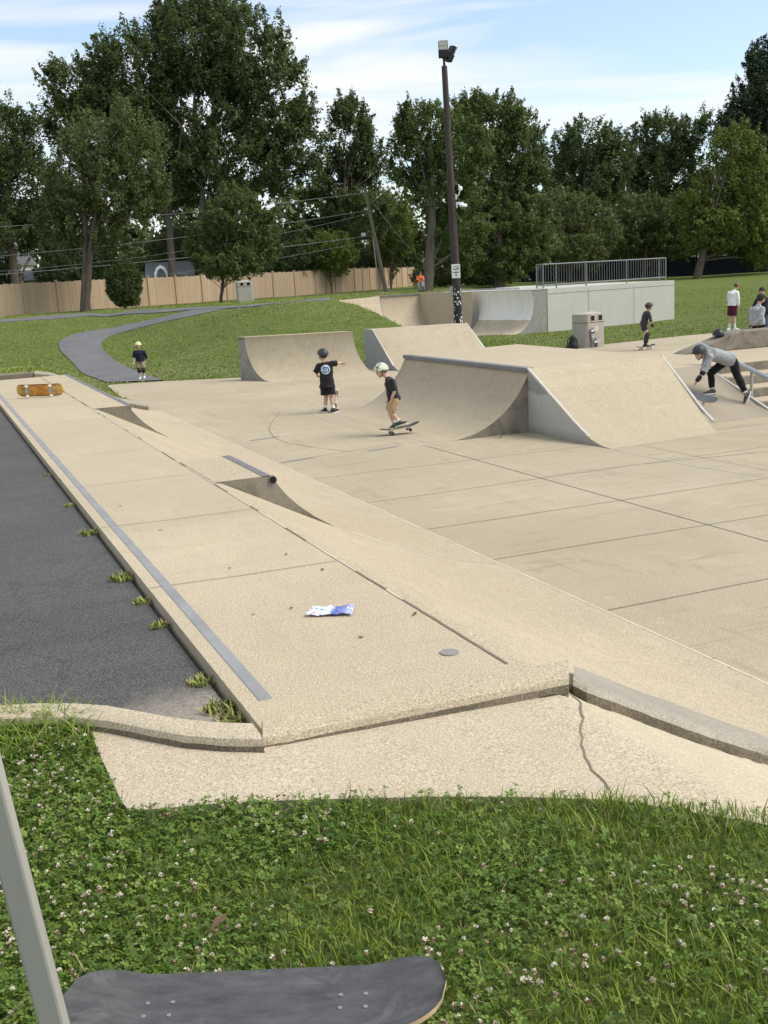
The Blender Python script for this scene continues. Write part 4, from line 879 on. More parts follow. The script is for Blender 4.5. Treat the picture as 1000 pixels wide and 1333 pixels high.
def blades(n, rad, h, seed, lean=.5, wd=.004):
    g = np.random.default_rng(seed); a = g.uniform(0, 2 * PI, n); r = rad * np.sqrt(g.uniform(0, 1, n)); x, y = r * np.cos(a), r * np.sin(a); th = g.uniform(0, 2 * PI, n); hh = h * g.uniform(.45, 1.1, n); ln = lean * g.uniform(.2, 1.2, n) * hh
    dx, dy = np.cos(th), np.sin(th); px, py = -dy * wd, dx * wd; V = np.zeros((n, 6, 3))
    for k, (f, w_) in enumerate(((0, 1), (.55, .8), (1, .08))):
        V[:, 2 * k] = np.stack([x + dx * ln * f * f - px * w_, y + dy * ln * f * f - py * w_, hh * f * (1 - .15 * f)], 1); V[:, 2 * k + 1] = np.stack([x + dx * ln * f * f + px * w_, y + dy * ln * f * f + py * w_, hh * f * (1 - .15 * f)], 1)
    F = np.concatenate([np.array([[0, 1, 3, 2], [2, 3, 5, 4]])[None] + 6 * np.arange(n)[:, None, None]]).reshape(-1, 4)
    return V.reshape(-1, 3), F, np.repeat(np.clip(g.normal(.5, .28, n), 0, 1), 2)
def weed(q, n, rad, h, seed, label, grp='weeds along the deck edge', lean=1.0):
    V, F, T = blades(n, rad, h, seed, lean, .005); o = link('weed_tuft', mesh_np(V, F, WEEDM, T), None, tuple(q)); return tag(o, label, 'weed', grp)
for i, (x, y, s_, lb_) in enumerate(((70, 618, .6, 'tiny weed tuft in the asphalt joint, farthest along the deck edge'), (98, 658, .8, 'small weed tuft in the asphalt joint, second from the far end'), (127, 694, 1.3, 'broad yellowish weed tuft at the deck edge, third from the far end'),
        (172, 752, 1.5, 'largest straw-coloured weed tuft along the deck edge'), (199, 782, .9, 'small weed just nearer than the largest straw-coloured tuft'), (224, 813, .9, 'weed tuft at the deck edge beside the asphalt midway to the kerb'), (275, 886, 1.0, 'weed tuft in the dusty asphalt corner above the kerb'), (297, 922, 1.3, 'dark green weed tuft in the corner of lot and deck'), (322, 935, 1.0, 'bright weed tuft right against the kerb end'))):
    q = at(x, y, .945); q.x = min(q.x, .925); weed(q, int(80 * s_), .06 * s_, .024 * s_ + .010, 20 + i, lb_)
weed(at(742, 571), 60, .09, .07, 40, 'green weed tuft at the foot of the grey painted ramp side'); weed(at(640, 569), 50, .25, .04, 41, 'low weeds along the foot of the raw concrete ramp end')
# ------------------------------------------------------------------ people
def skin(name, col):
    t = NT(name); p = t.pos(obj=True); t.p.inputs['Subsurface Weight'].default_value = .08; t.p.inputs['Subsurface Radius'].default_value = (.02, .008, .004)
    return t.fin(t.mix(t.noise(p, 9, 3), tuple(x * .92 for x in col), tuple(x * 1.06 for x in col)), .55, 0, .35)
def cloth(name, col, var=.18, emblem=None):
    t = NT(name); p = t.pos(obj=True); c = t.mix(t.noise(p, 7, 4), tuple(x * (1 - var) for x in col), tuple(min(1, x * (1 + var)) for x in col))
    if emblem: c = emblem(t, p, c)
    t.bump(t.noise(t.pos((1, 1, .6), obj=True), 11, 3, .6, .8), .8, .03); t.p.inputs['Sheen Weight'].default_value = .15
    return t.fin(c, .88, 0, .15)
SK = skin('skin', (.56, .35, .25)); EYE = simple('dark_eye', (.02, .015, .012), .2); HAIRD = simple('dark_hair', (.03, .02, .014), .7, 0, .3, 40, .3); HAIRB = simple('brown_hair', (.12, .075, .04), .7, 0, .3, 40, .3)
BLKP = simple('black_pad_plastic', (.013, .013, .015), .55, 0, .3, 12); SOCKW = cloth('white_sock', (.72, .71, .68)); SOLEW = simple('white_rubber_sole', (.72, .70, .66), .6); SOLEB = simple('brown_rubber_sole', (.20, .15, .10), .7)
def V3(p): return Vector(p)
def hand(mb, wr, dirn, palmside, k, curl=.5):
    "palm, four bent fingers of unequal length and a thumb from the side of the palm"
    d = V3(dirn).normalized(); s = V3(palmside); s = (s - d * s.dot(d)).normalized(); n = d.cross(s)
    mb.tube([wr, wr + d * .03 * k, wr + d * .085 * k], [(.024 * k, .018 * k), (.036 * k, .016 * k), (.038 * k, .014 * k)], 8, side=tuple(s))
    for i, (o, L) in enumerate(((-.030, .062), (-.010, .074), (.010, .068), (.029, .052))):
        b = wr + d * .083 * k + s * o * k; m = b + (d * (1 - .3 * curl) + n * .5 * curl).normalized() * L * .5 * k; e = m + (d * (1 - curl) + n * (curl * 1.1)).normalized() * L * .5 * k
        mb.tube([b, m, e], [.0092 * k, .0085 * k, .0065 * k], 6)
    b = wr + d * .03 * k - s * .03 * k; m = b + (d * .6 - s * .6 + n * .3).normalized() * .04 * k; mb.tube([b, m, m + (d * .9 + n * .3).normalized() * .03 * k], [.012 * k, .010 * k, .007 * k], 6)
from mathutils import noise as mnoise
def fold(me, amp):
    'loose cloth folds: push the surface in and out along slanting creases'
    n = len(me.vertices); co = np.empty(n * 3); no = np.empty(n * 3); me.vertices.foreach_get('co', co); me.vertices.foreach_get('normal', no); co = co.reshape(-1, 3); no = no.reshape(-1, 3)
    d = np.array([mnoise.noise(Vector((q[0] * 9 + q[2] * 7, q[1] * 9 - q[2] * 5, q[2] * 6))) + .5 * mnoise.noise(Vector((q[0] * 22, q[1] * 22, q[2] * 15 + 4))) for q in co])
    me.vertices.foreach_set('co', (co + no * (d * amp)[:, None]).ravel()); me.update(); return me
def person(label, loc, J, look, k=1.0, hr=.105, top=None, sleeve=1.0, hem=-.06, bottom=None, leg=.85, legw=1.25, shoe=None, sole=None, sock=None, socklen=0, helmet=None, hair=None, cap=None, capdir=None,
           pads=None, tilt=0.0, topw=1.0, group=None, hemw=1.0, skinm=None, gloves=None):
    J = {a: V3(b) for a, b in J.items()}; b = None
    lk = V3((look[0], look[1], 0)).normalized(); up = (UV + lk * tilt).normalized(); lk = (lk - up * lk.dot(up)).normalized(); rt = lk.cross(up); HM = Matrix((rt, lk, up)).transposed()
    side = (J['shR'] - J['shL']).normalized(); pel, ch, nk, hd = J['pelvis'], J['chest'], J['neck'], J['head']; mid = pel.lerp(ch, .5)
    mb = MB(); kk = k
    mb.tube([pel - (ch - pel).normalized() * .06 * k, pel, mid, ch, ch.lerp(nk, .6)], [(.12 * k, .09 * k), (.15 * k, .11 * k), (.128 * k, .098 * k), (.155 * k, .112 * k), (.075 * k, .065 * k)], 16, side=tuple(side))
    mb.tube([ch.lerp(nk, .3), nk, hd], [.058 * k, .052 * k, .05 * k], 10)
    mb.ball(hd, (hr * .74, hr * .92, hr * 1.1), nu=16, nv=12, M=HM); mb.ball(hd + HM @ V3((0, hr * .42, -hr * .55)), (hr * .48, hr * .5, hr * .45), M=HM)
    mb.tube([hd + HM @ V3((0, hr * .88, hr * .12)), hd + HM @ V3((0, hr * 1.08, -hr * .2)), hd + HM @ V3((0, hr * .85, -hr * .28))], [hr * .09, hr * .15, hr * .12], 7)
    mb.tube([hd + HM @ V3((-hr * .24, hr * .86, -hr * .58)), hd + HM @ V3((0, hr * .93, -hr * .58)), hd + HM @ V3((hr * .24, hr * .86, -hr * .58))], hr * .085, 6)
    for s in (-1, 1): mb.ball(hd + HM @ V3((s * hr * .76, -hr * .05, -hr * .1)), (hr * .09, hr * .16, hr * .24), nu=8, nv=6, M=HM)
    for S_, s in (('L', -1), ('R', 1)):
        sh, el, wr, hi, kn, an = (J[a + S_] for a in ('sh', 'el', 'wr', 'hi', 'kn', 'an'))
        mb.tube([ch.lerp(sh, .55) - UV * .02 * k, sh - UV * .012 * k], [.060 * k, .05 * k], 10); mb.ball(sh - UV * .012 * k, .05 * k, nu=10, nv=8); mb.tube([sh - UV * .01 * k, sh.lerp(el, .4), el, el.lerp(wr, .3), wr], [.046 * k, .045 * k, .037 * k, .037 * k, .025 * k], 10); mb.ball(el, .037 * k, nu=8, nv=6)
        hand(mb, wr, (wr - el).normalized() + V3((0, 0, -.15)), J.get('palm' + S_, side * s + lk * .6), k * .95, J.get('curl' + S_, V3((.5, 0, 0)))[0])
        mb.tube([pel.lerp(hi, .6), hi], [.095 * k, .088 * k], 10); mb.tube([hi, hi.lerp(kn, .35), kn, kn.lerp(an, .3), an], [.088 * k, .08 * k, .055 * k, .055 * k, .036 * k], 10); mb.ball(kn, .055 * k, nu=8, nv=6)
        to = V3(J['toe' + S_]); mb.ball(an - UV * .02 * k, .038 * k, nu=8, nv=6); fw = to.cross(UV).normalized(); fu = fw.cross(to).normalized(); mb.tube([an - fu * .02 * k, an + to * .05 * k - fu * .045 * k, an + to * .12 * k - fu * .055 * k], [.034 * k, .03 * k, .018 * k], 8)
    sm = skinm or SK
    b = link('person', remesh(mb, sm, .0085 * max(k, .75), 3), None, tuple(loc), YAW); tag(b, label, 'person', group)
    for s in (-1, 1): e = MB(); e.ball(hd + HM @ V3((s * hr * .32, hr * .80, hr * .02)), (hr * .12, hr * .07, hr * .07), nu=8, nv=6, M=HM); part('eye', e, EYE, b, smooth=60)
    if top:
        mb = MB(); hp_ = pel + (pel - ch).normalized() * (-hem if hem < 0 else 0) ; hp_ = pel.lerp(ch, hem / max((ch - pel).length, .01)) if hem > 0 else pel + (pel - ch).normalized() * (-hem)
        w = topw; mb.tube([hp_, pel.lerp(hp_, .3), mid, ch, ch.lerp(nk, .55)], [(.178 * k * w * hemw, .145 * k * w * hemw), (.175 * k * w, .138 * k * w), (.165 * k * w, .125 * k * w), (.172 * k * w, .128 * k * w), (.088 * k, .078 * k)], 18, side=tuple(side))
        for S_ in 'LR':
            sh, el, wr = J['sh' + S_], J['el' + S_], J['wr' + S_]; mb.tube([ch.lerp(sh, .45) - UV * .02 * k, sh - UV * .006 * k], [.090 * k, .074 * k], 10); mb.ball(sh, .074 * k, nu=10, nv=8); mb.tube([nk.lerp(ch, .35), nk.lerp(sh, .5) - UV * .035 * k, sh], [.075 * k, .062 * k, .06 * k], 10)
            if sleeve <= 1: mb.tube([sh, sh.lerp(el, sleeve)], [.07 * k, .077 * k * w], 12)
            else: mb.tube([sh, el, el.lerp(wr, sleeve - 1)], [.07 * k * w, .06 * k * w, .046 * k * w], 12); mb.ball(el, .06 * k * w, nu=10, nv=8)
        part('top', fold(remesh(mb, top, .010 * max(k, .75), 2), .013 * k), None, b)
    if bottom:
        mb = MB(); mb.tube([pel + (ch - pel).normalized() * .07 * k, pel, pel - (ch - pel).normalized() * .05 * k], [(.150 * k, .115 * k), (.168 * k, .13 * k), (.15 * k, .12 * k)], 16, side=tuple(side))
        for S_ in 'LR':
            hi, kn, an = J['hi' + S_], J['kn' + S_], J['an' + S_]; mb.ball(hi, .105 * k, nu=10, nv=8); mb.tube([pel.lerp(hi, .5), hi], [.11 * k, .105 * k], 10)
            if leg <= 1: mb.tube([hi, hi.lerp(kn, leg)], [.102 * k, .088 * k * legw], 12)
            else: mb.tube([hi, kn, kn.lerp(an, (leg - 1))], [.1 * k, .07 * k * legw, .055 * k * legw], 12); mb.ball(kn, .07 * k * legw, nu=10, nv=8)
        part('trousers' if leg > 1 else 'shorts', fold(remesh(mb, bottom, .010 * max(k, .75), 2), .011 * k), None, b)
    for S_ in 'LR':
        kn, an = J['kn' + S_], J['an' + S_]; to = V3(J['toe' + S_]); td = V3(to); wdt = td.cross(UV).normalized() if td.cross(UV).length > .05 else V3((1, 0, 0)); ud = wdt.cross(td).normalized()
        if sock and socklen: mb = MB(); mb.tube([an - (kn - an).normalized() * .02 * k, an.lerp(kn, socklen)], [.043 * k, .05 * k], 12); part('sock', mb, sock, b, smooth=50)
        if shoe:
            hc = an - ud * .055 * k; mb = MB(); mb.ball(hc - td * .035 * k + ud * .01 * k, (.042 * k, .05 * k, .05 * k), M=Matrix((wdt, td, ud)).transposed()); mb.tube([hc - td * .02 * k + ud * .005 * k, hc + td * .08 * k, hc + td * .165 * k - ud * .012 * k], [(.042 * k, .05 * k), (.047 * k, .038 * k), (.038 * k, .022 * k)], 12, side=tuple(wdt)); mb.ball(hc + td * .165 * k - ud * .012 * k, (.038 * k, .03 * k, .022 * k), M=Matrix((wdt, td, ud)).transposed()); mb.tube([hc + ud * .02 * k, an + ud * .03 * k], [.047 * k, .047 * k], 10)
            so = part('shoe', remesh(mb, shoe, .008 * max(k, .75), 2), None, b)
            q = MB(); hc2 = hc - ud * .037 * k; L_ = [(-.078, .02), (-.065, .036), (-.02, .043), (.08, .050), (.15, .044), (.19, .026), (.20, .0)]; pl = [(a, w_) for a, w_ in L_] + [(a, -w_) for a, w_ in reversed(L_[:-1])]
            q.prism([(a * k, w_ * k) for a, w_ in pl], hc2 - ud * .012 * k, td, wdt, ud * .028 * k); part('sole', q, sole or SOLEW, so)
    if helmet:
        mb = MB(); n = 18; R_ = hr * 1.2; prof = [(PI * .5 * i / 7 * 1.14) for i in range(8)]
        mb.ball(hd + HM @ V3((0, -hr * .05, hr * .18)), (R_ * .93, R_ * 1.12, R_ * 1.02), nu=20, nv=12, M=HM @ Matrix.Rotation(.16, 3, 'X'), v1=PI * .53); h = part('helmet', mb, helmet, b, smooth=60)
        q = MB()
        for i in range(5): q.box(tuple(hd + HM @ V3((0, hr * (-.7 + .35 * i), hr * 1.38 - abs(i - 2) * hr * .09))), (hr * .22, hr * .16, hr * .06), M=HM)
        part('helmet_vent', q, BLKP, h)
        for s in (-1, 1): mb = MB(); mb.tube([hd + HM @ V3((s * hr * .86, hr * .05, 0)), hd + HM @ V3((s * hr * .72, hr * .3, -hr * .6)), hd + HM @ V3((0, hr * .62, -hr * 1.08))], hr * .06, 6); part('chin_strap', mb, BLKP, h, smooth=50)
    if hair: mb = MB(); mb.ball(hd + HM @ V3((0, -hr * .14, hr * .08)), (hr * .84, hr * .92, hr * 1.12), nu=16, nv=10, M=HM @ Matrix.Rotation(.55, 3, 'X'), v1=PI * .62); part('hair', mb, hair, b, smooth=60)
    if cap:
        cd = V3((*(capdir or look), 0)).normalized(); mb = MB(); mb.ball(hd + HM @ V3((0, -hr * .03, hr * .28)), (hr * .86, hr * 1.02, hr * .98), nu=16, nv=8, M=HM, v1=PI * .5); c_ = part('cap', mb, cap, b, smooth=60)
        mb = MB(); mb.ball(hd + cd * hr * 1.25 + UV * hr * .30, (hr * .62, hr * .62, hr * .07), nu=14, nv=6); part('cap_brim', mb, cap, c_, smooth=60)
    for nm, pth, r in (pads or []): mb = MB(); pth = [V3(q) for q in pth]; mb.tube(pth, r, 12); mb.ball(pth[len(pth) // 2], (max(r) if hasattr(r, '__len__') else r) * 1.08, nu=10, nv=8); part(nm, remesh(mb, BLKP, .010, 1), None, b)
    return b
def grd(px, py, z=0.0): return at(px, py, z)
# 1 boy in black tee seen from behind
def disc(t, p, c):
    s = t.n('ShaderNodeSeparateXYZ'); t.l(p, s.inputs[0]); dx = t.math('SUBTRACT', s.outputs[0], -.02); dz = t.math('SUBTRACT', s.outputs[2], .885); r = t.math('SQRT', t.math('ADD', t.math('MULTIPLY', dx, dx), t.math('MULTIPLY', dz, dz)))
    bk = t.ramp(s.outputs[1], [(.49, 1.0), (.5, 0.0)]); bk = t.math('LESS_THAN', s.outputs[1], 0.0)
    w = t.ramp(t.noise(p, 17, 4, .6, 1.5), [(.45, 0.0), (.52, 1.0)]); e = t.mix(w, (.55, .62, .70), (.06, .17, .33)); ring = t.ramp(r, [(.078, 0.0), (.082, 1.0)]); e = t.mix(ring, e, (.62, .64, .66))
    m = t.math('MULTIPLY', t.math('LESS_THAN', r, .094), bk); return t.mix(m, c, e)
L = grd(429, 537)
J = dict(pelvis=(-.01, 0, .60), chest=(-.01, .0, .93), neck=(-.045, .0, 1.03), head=(-.06, .02, 1.175), shL=(-.155, .0, .965), shR=(.115, .0, .995), elL=(-.225, .05, .83), wrL=(-.205, .16, .76), elR=(.21, .05, .985), wrR=(.29, .13, .985),
         hiL=(-.075, 0, .56), hiR=(.065, 0, .56), knL=(-.05, .06, .335), knR=(.05, .0, .33), anL=(-.085, .03, .085), anR=(.09, -.05, .075), toeL=(-.55, .80, 0), toeR=(.72, .66, .1))
BT = cloth('black_tee', (.022, .018, .019), .3, disc)
person('boy in black tee with a round blue emblem on the back, arm out', L, J, (-.55, .83), .80, .098, top=BT, sleeve=.95, hem=-.08, hemw=1.12, bottom=cloth('black_shorts', (.014, .014, .018)), leg=.80, legw=1.55, shoe=BLKP, sock=SOCKW, socklen=.28, helmet=simple('charcoal_helmet', (.035, .040, .045), .45), topw=1.06, hair=HAIRD)
sb = skateboard('skateboard tipped upright behind the boy in the black emblem tee', .76, .2, GRIPD, graphic('faded_pale_graphic', [(.5, .46, .38), (.3, .26, .2), (.55, .5, .42), (.2, .16, .12), (.5, .4, .3), (.12, .1, .08)]), bolts=False)
fX = (RV * .10 + FV * .75 + UV * .62).normalized(); place(sb, frame(fX, -RV * .75 + UV * .35 + FV * .5), L + RV * .21 + FV * .24 + UV * .24)
# 2 boy rolling on a board, camo helmet
t = NT('camo_helmet'); p = t.pos(obj=True); v = t.vor(p, 26, 'Color'); s = t.n('ShaderNodeSeparateColor'); t.l(v, s.inputs[0]); CAMO = t.fin(t.ramp(s.outputs[0], [(0, (.62, .64, .52)), (.45, (.68, .70, .62)), (.5, (.30, .34, .20)), (.75, (.45, .50, .33)), (.9, (.12, .14, .08))], 'CONSTANT'), .45)
def bull(t, p, c):
    s = t.n('ShaderNodeSeparateXYZ'); t.l(p, s.inputs[0]); m = t.math('MULTIPLY', t.math('LESS_THAN', s.outputs[0], -.085), t.math('MULTIPLY', t.math('GREATER_THAN', s.outputs[2], .70), t.math('LESS_THAN', s.outputs[2], .87)))
    w = t.ramp(t.noise(p, 22, 3, .6, 1), [(.44, 0.0), (.54, 1.0)]); return t.mix(t.math('MULTIPLY', m, w), c, (.52, .40, .08))
L = grd(512, 566)
J = dict(pelvis=(.045, .02, .635), chest=(-.01, .0, .90), neck=(-.055, .0, .985), head=(-.145, .0, 1.105), shL=(-.005, .12, .925), shR=(.015, -.13, .925), elL=(.01, .17, .74), wrL=(-.06, .12, .62), elR=(.055, -.16, .755), wrR=(-.0, -.15, .63),
         hiL=(.03, .07, .59), hiR=(.055, -.05, .59), knL=(-.04, .08, .42), knR=(-.025, -.04, .405), anL=(.025, .05, .185), anR=(.10, -.03, .235), toeL=(-.5, -.86, 0), toeR=(.86, -.42, .28), curlL=(.7, 0, 0), curlR=(.7, 0, 0))
J['anR'] = (.105, -.03, .23); J['anL'] = (.03, .07, .185)
person('boy in black tee, tan shorts and pale camouflage helmet riding a skateboard', L, J, (-.93, -.36), .80, .098, top=cloth('black_graphic_tee', (.020, .020, .022), .3, bull), sleeve=.9, hem=-.05, bottom=cloth('tan_shorts', (.42, .30, .17)), leg=.97, legw=1.2, shoe=simple('dark_green_shoe', (.05, .06, .04), .6), sole=simple('pale_yellow_sole', (.62, .66, .42), .6), sock=SOCKW, socklen=.2, helmet=CAMO, tilt=.30, hair=HAIRB)
sb = skateboard('dark skateboard rolling under the boy in tan shorts', .72, .19, GRIPD, simple('dark_underside', (.05, .045, .04), .5), simple('dark_wheel', (.03, .03, .03), .5), False)
place(sb, frame(RV * .95 + FV * .28 + UV * .10, UV), L + RV * .13 + FV * .02 + UV * .012)
# 3 little boy on the path
L = atg(185, 494)
J = dict(pelvis=(.0, 0, .54), chest=(.0, .0, .80), neck=(.0, .0, .89), head=(-.01, -.01, 1.015), shL=(.145, .0, .83), shR=(-.145, .0, .83), elL=(.185, .03, .67), wrL=(.14, .10, .62), elR=(-.17, -.03, .66), wrR=(-.17, -.11, .55),
         hiL=(.07, 0, .50), hiR=(-.065, 0, .50), knL=(.075, -.03, .29), knR=(-.05, -.05, .29), anL=(.07, .03, .10), anR=(-.035, -.07, .07), toeL=(.25, -.96, 0), toeR=(-.05, -1, 0))
t = NT('brown_pattern_cloth'); p = t.pos(obj=True); BRP = t.fin(t.ramp(t.noise(p, 26, 3, .6, 1), [(.4, (.12, .085, .06)), (.5, (.30, .22, .15)), (.6, (.42, .34, .25))]), .9)
person('small boy in a navy tee with a pale yellow helmet walking up the asphalt path', L, J, (.35, -.94), .70, .092, top=cloth('navy_tee', (.013, .016, .035), .2), sleeve=.9, hem=.02, topw=1.08, bottom=BRP, leg=.75, legw=1.35, shoe=SOLEW, sock=cloth('cream_sock', (.55, .48, .33)), socklen=.35, helmet=simple('pale_yellow_helmet', (.72, .66, .30), .4), hair=HAIRD,
       pads=[('knee_pad', [(.075, -.035, .35), (.078, -.05, .29), (.075, -.02, .22)], .058), ('knee_pad', [(-.055, -.045, .35), (-.05, -.065, .29), (-.045, -.05, .22)], .058), ('elbow_pad', [(.175, .02, .72), (.187, .03, .66), (.165, .06, .62)], .042)])
# 4 distant child in orange astride a bicycle
L = atd(548, 379.6, 60); L.z = float(terrain(L.x, L.y))
ky = 1.0
J = dict(pelvis=(.0, .02, .56), chest=(-.01, -.02, .84), neck=(.0, -.03, .93), head=(.01, -.03, 1.05), shL=(.135, -.02, .87), shR=(-.15, -.02, .87), elL=(.19, -.12, .72), wrL=(.11, -.27, .70), elR=(-.20, -.12, .72), wrR=(-.10, -.27, .70),
         hiL=(.08, 0, .53), hiR=(-.08, 0, .53), knL=(.11, -.1, .32), knR=(-.11, -.08, .31), anL=(.11, -.03, .08), anR=(-.12, .0, .08), toeL=(.15, -1, 0), toeR=(-.15, -1, 0))
person('distant child in an orange shirt standing with a bicycle on the mound', L, J, (.1, -1), .74, .098, top=cloth('orange_shirt', (.80, .17, .06), .12), sleeve=1.7, hem=-.02, bottom=cloth('pale_grey_trousers', (.34, .33, .32)), leg=1.85, legw=1.15, shoe=BLKP, sock=None, helmet=None, hair=HAIRD, cap=simple('dark_cap', (.03, .028, .03), .7), capdir=(.1, -1))
bi = thing('bicycle', 'small dark bicycle held by the child in orange on the mound', 'bicycle', tuple(L + RV * .0 - FV * .05), YAW)
fd_ = V3((.28, -.96, 0))
for c, nm in ((V3((.0, .30, .2)), 'wheel'), (V3((.0, .30, .2)) + fd_ * .72, 'wheel')):
    mb = MB(); mb.tube([c + fd_ * (.18 * math.cos(a)) + UV * (.18 * math.sin(a)) for a in np.linspace(0, 2 * PI, 25)], .022, 8, cap=False); wh = part('wheel', mb, BLK, bi, smooth=50)
    mb = MB(); [mb.tube([c - fd_ * (.175 * math.cos(a)) - UV * (.175 * math.sin(a)), c + fd_ * (.175 * math.cos(a)) + UV * (.175 * math.sin(a))], .004, 5) for a in np.linspace(0, PI, 7)[:-1]]; mb.tube([c - V3((.04, 0.01, 0)), c + V3((.04, .01, 0))], .018, 8); part('spokes', mb, STEEL, wh)
r0 = V3((0, .30, .2)); f0 = r0 + fd_ * .72; bb = r0 + fd_ * .3; se_ = r0 + fd_ * .18 + UV * .30; hd_ = r0 + fd_ * .62 + UV * .34
mb = MB(); [mb.tube([a, b_], .018, 8) for a, b_ in ((r0, bb), (bb, se_), (se_, hd_), (hd_, bb), (r0, se_), (hd_, f0), (hd_, hd_ + UV * .14))]; part('frame', mb, simple('white_bike_frame', (.55, .55, .55), .4), bi, smooth=50)
mb = MB(); hb = hd_ + UV * .15; mb.tube([hb - V3((.2, .05, -.02)), hb, hb + V3((.2, .05, .02))], .014, 8); part('handlebar', mb, BLK, bi, smooth=50); mb = MB(); mb.ball(se_ + UV * .05, (.05, .1, .03)); part('saddle', mb, BLK, bi, smooth=50)
# 5 girl with pads on a skateboard
L = grd(840, 455.5)
J = dict(pelvis=(-.045, .0, .80), chest=(.03, .0, 1.08), neck=(.08, .0, 1.19), head=(.125, .0, 1.315), shL=(.03, .14, 1.13), shR=(.075, -.14, 1.13), elL=(.10, .19, .93), wrL=(.20, .16, .80), elR=(.125, -.17, .91), wrR=(.19, -.14, .76),
         hiL=(-.03, .08, .76), hiR=(-.06, -.06, .76), knL=(.09, .10, .46), knR=(.015, -.05, .45), anL=(.05, .08, .165), anR=(-.02, -.03, .165), toeL=(.8, .5, 0), toeR=(.75, -.65, 0))
person('girl in dark tee, purple shorts and black pads gliding on a skateboard', L, J, (.95, .1), .84, .098, top=cloth('charcoal_tee', (.045, .042, .045)), sleeve=.75, hem=-.0, bottom=cloth('purple_shorts', (.045, .035, .06)), leg=.5, legw=1.2, shoe=BLKP, helmet=simple('dark_grey_helmet', (.035, .036, .040), .5), hair=HAIRD,
       pads=[('knee_pad', [(.045, -.055, .54), (.03, -.065, .45), (.01, -.05, .37)], .062), ('knee_pad', [(.09, .10, .54), (.105, .10, .46), (.085, .1, .37)], .062), ('shin_guard', [(.01, -.05, .38), (.0, -.045, .28), (-.015, -.035, .2)], [.058, .055, .045]), ('shin_guard', [(.085, .1, .38), (.07, .09, .28), (.055, .085, .2)], [.058, .055, .045]), ('wrist_guard', [(.165, -.15, .81), (.185, -.142, .76), (.205, -.13, .70)], .042), ('elbow_pad', [(.11, -.165, .96), (.128, -.175, .91), (.14, -.165, .87)], .047)])
sb = skateboard('wooden skateboard under the girl in pads', .80, .2, GRIPD, simple('tan_underside', (.35, .25, .15), .5), None, False); place(sb, frame(RV * .8 + FV * .58 + UV * .02, UV), L + RV * .03 + FV * .02 + UV * .0)
# 6 man in white long sleeves
L = grd(953.5, 430.5)
WC = cloth('white_shirt', (.74, .74, .73), .06)
J = dict(pelvis=(-.02, 0, .98), chest=(-.0, .0, 1.36), neck=(.06, .02, 1.50), head=(.16, .06, 1.625), shL=(-.09, .14, 1.385), shR=(.12, -.11, 1.385), elL=(-.10, .22, 1.15), wrL=(.0, .2, .93), elR=(.15, -.17, 1.14), wrR=(.17, -.10, .89),
         hiL=(-.07, .06, .92), hiR=(.06, -.04, .92), knL=(-.06, .09, .51), knR=(.05, -.02, .50), anL=(-.09, .12, .10), anR=(.08, -.04, .10), toeL=(-.6, -.8, 0), toeR=(.8, -.5, 0))
person('young man in a white long-sleeved shirt, maroon shorts and white shoes', L, J, (.8, .55), 1.0, .108, top=WC, sleeve=1.92, hem=-.06, bottom=cloth('maroon_shorts', (.085, .012, .028)), leg=.88, legw=1.25, shoe=simple('white_shoe', (.75, .75, .73), .5), sock=SOCKW, socklen=.42, hair=HAIRB, cap=simple('brown_grey_cap', (.16, .14, .12), .8), capdir=(.8, .5), tilt=.25)
# 7 man in grey sweatshirt
L = grd(985.5, 470.5)
J = dict(pelvis=(.0, 0, .97), chest=(-.03, .0, 1.32), neck=(.03, .02, 1.46), head=(.085, .03, 1.60), shL=(-.125, .11, 1.325), shR=(.06, -.14, 1.325), elL=(-.12, .16, 1.10), wrL=(-.05, .2, .88), elR=(-.05, -.2, 1.10), wrR=(-.22, -.16, .92),
         hiL=(-.07, .05, .92), hiR=(.08, -.05, .92), knL=(-.07, .08, .51), knR=(.09, .0, .51), anL=(-.1, .1, .1), anR=(.1, .0, .1), toeL=(.5, .85, 0), toeR=(.85, .5, 0))
J['elR'] = (-.0, -.22, 1.10); J['wrR'] = (-.19, -.17, .95)
BCAP = simple('black_cap', (.012, .012, .013), .7)
person('man in a grey sweatshirt and black cap standing behind the concrete ledge', L, J, (.9, .42), 1.0, .108, top=cloth('grey_sweatshirt', (.36, .365, .375), .1), sleeve=1.95, hem=-.04, topw=1.12, bottom=cloth('black_trousers', (.012, .012, .014)), leg=1.9, legw=1.2, shoe=BLKP, hair=HAIRD, cap=BCAP, capdir=(.9, .4))
hx = L + RV * (-.20) - FV * .17 + UV * .93
bg = thing('rolling_bag', 'low black rolling bag with a tall handle behind the ledge', 'rolling bag', tuple(L - RV * .42 - FV * .2), YAW)
o_ = Vector((0, 0, 0)); hl = V3((.22, .03, .90))
mb = MB(); mb.ball((-.22, 0, .42), (.26, .16, .16)); mb.box((-.2, 0, .25), (.5, .28, .4)); part('bag_body', remesh(mb, BPK, .014), None, bg)
mb = MB()
for s in (-.045, .045): mb.tube([(-.02 + s, 0, .3), (.20 + s, .03, .93)], .012, 8)
mb.tube([(.155, .03, .93), (.245, .03, .93)], .016, 8); part('pull_handle', mb, BLK, bg, smooth=50)
for s in (-.1, .1): mb = MB(); mb.tube([(-.4, s - .02, .05), (-.4, s + .02, .05)], .05, 12); part('wheel', mb, BLK, bg)
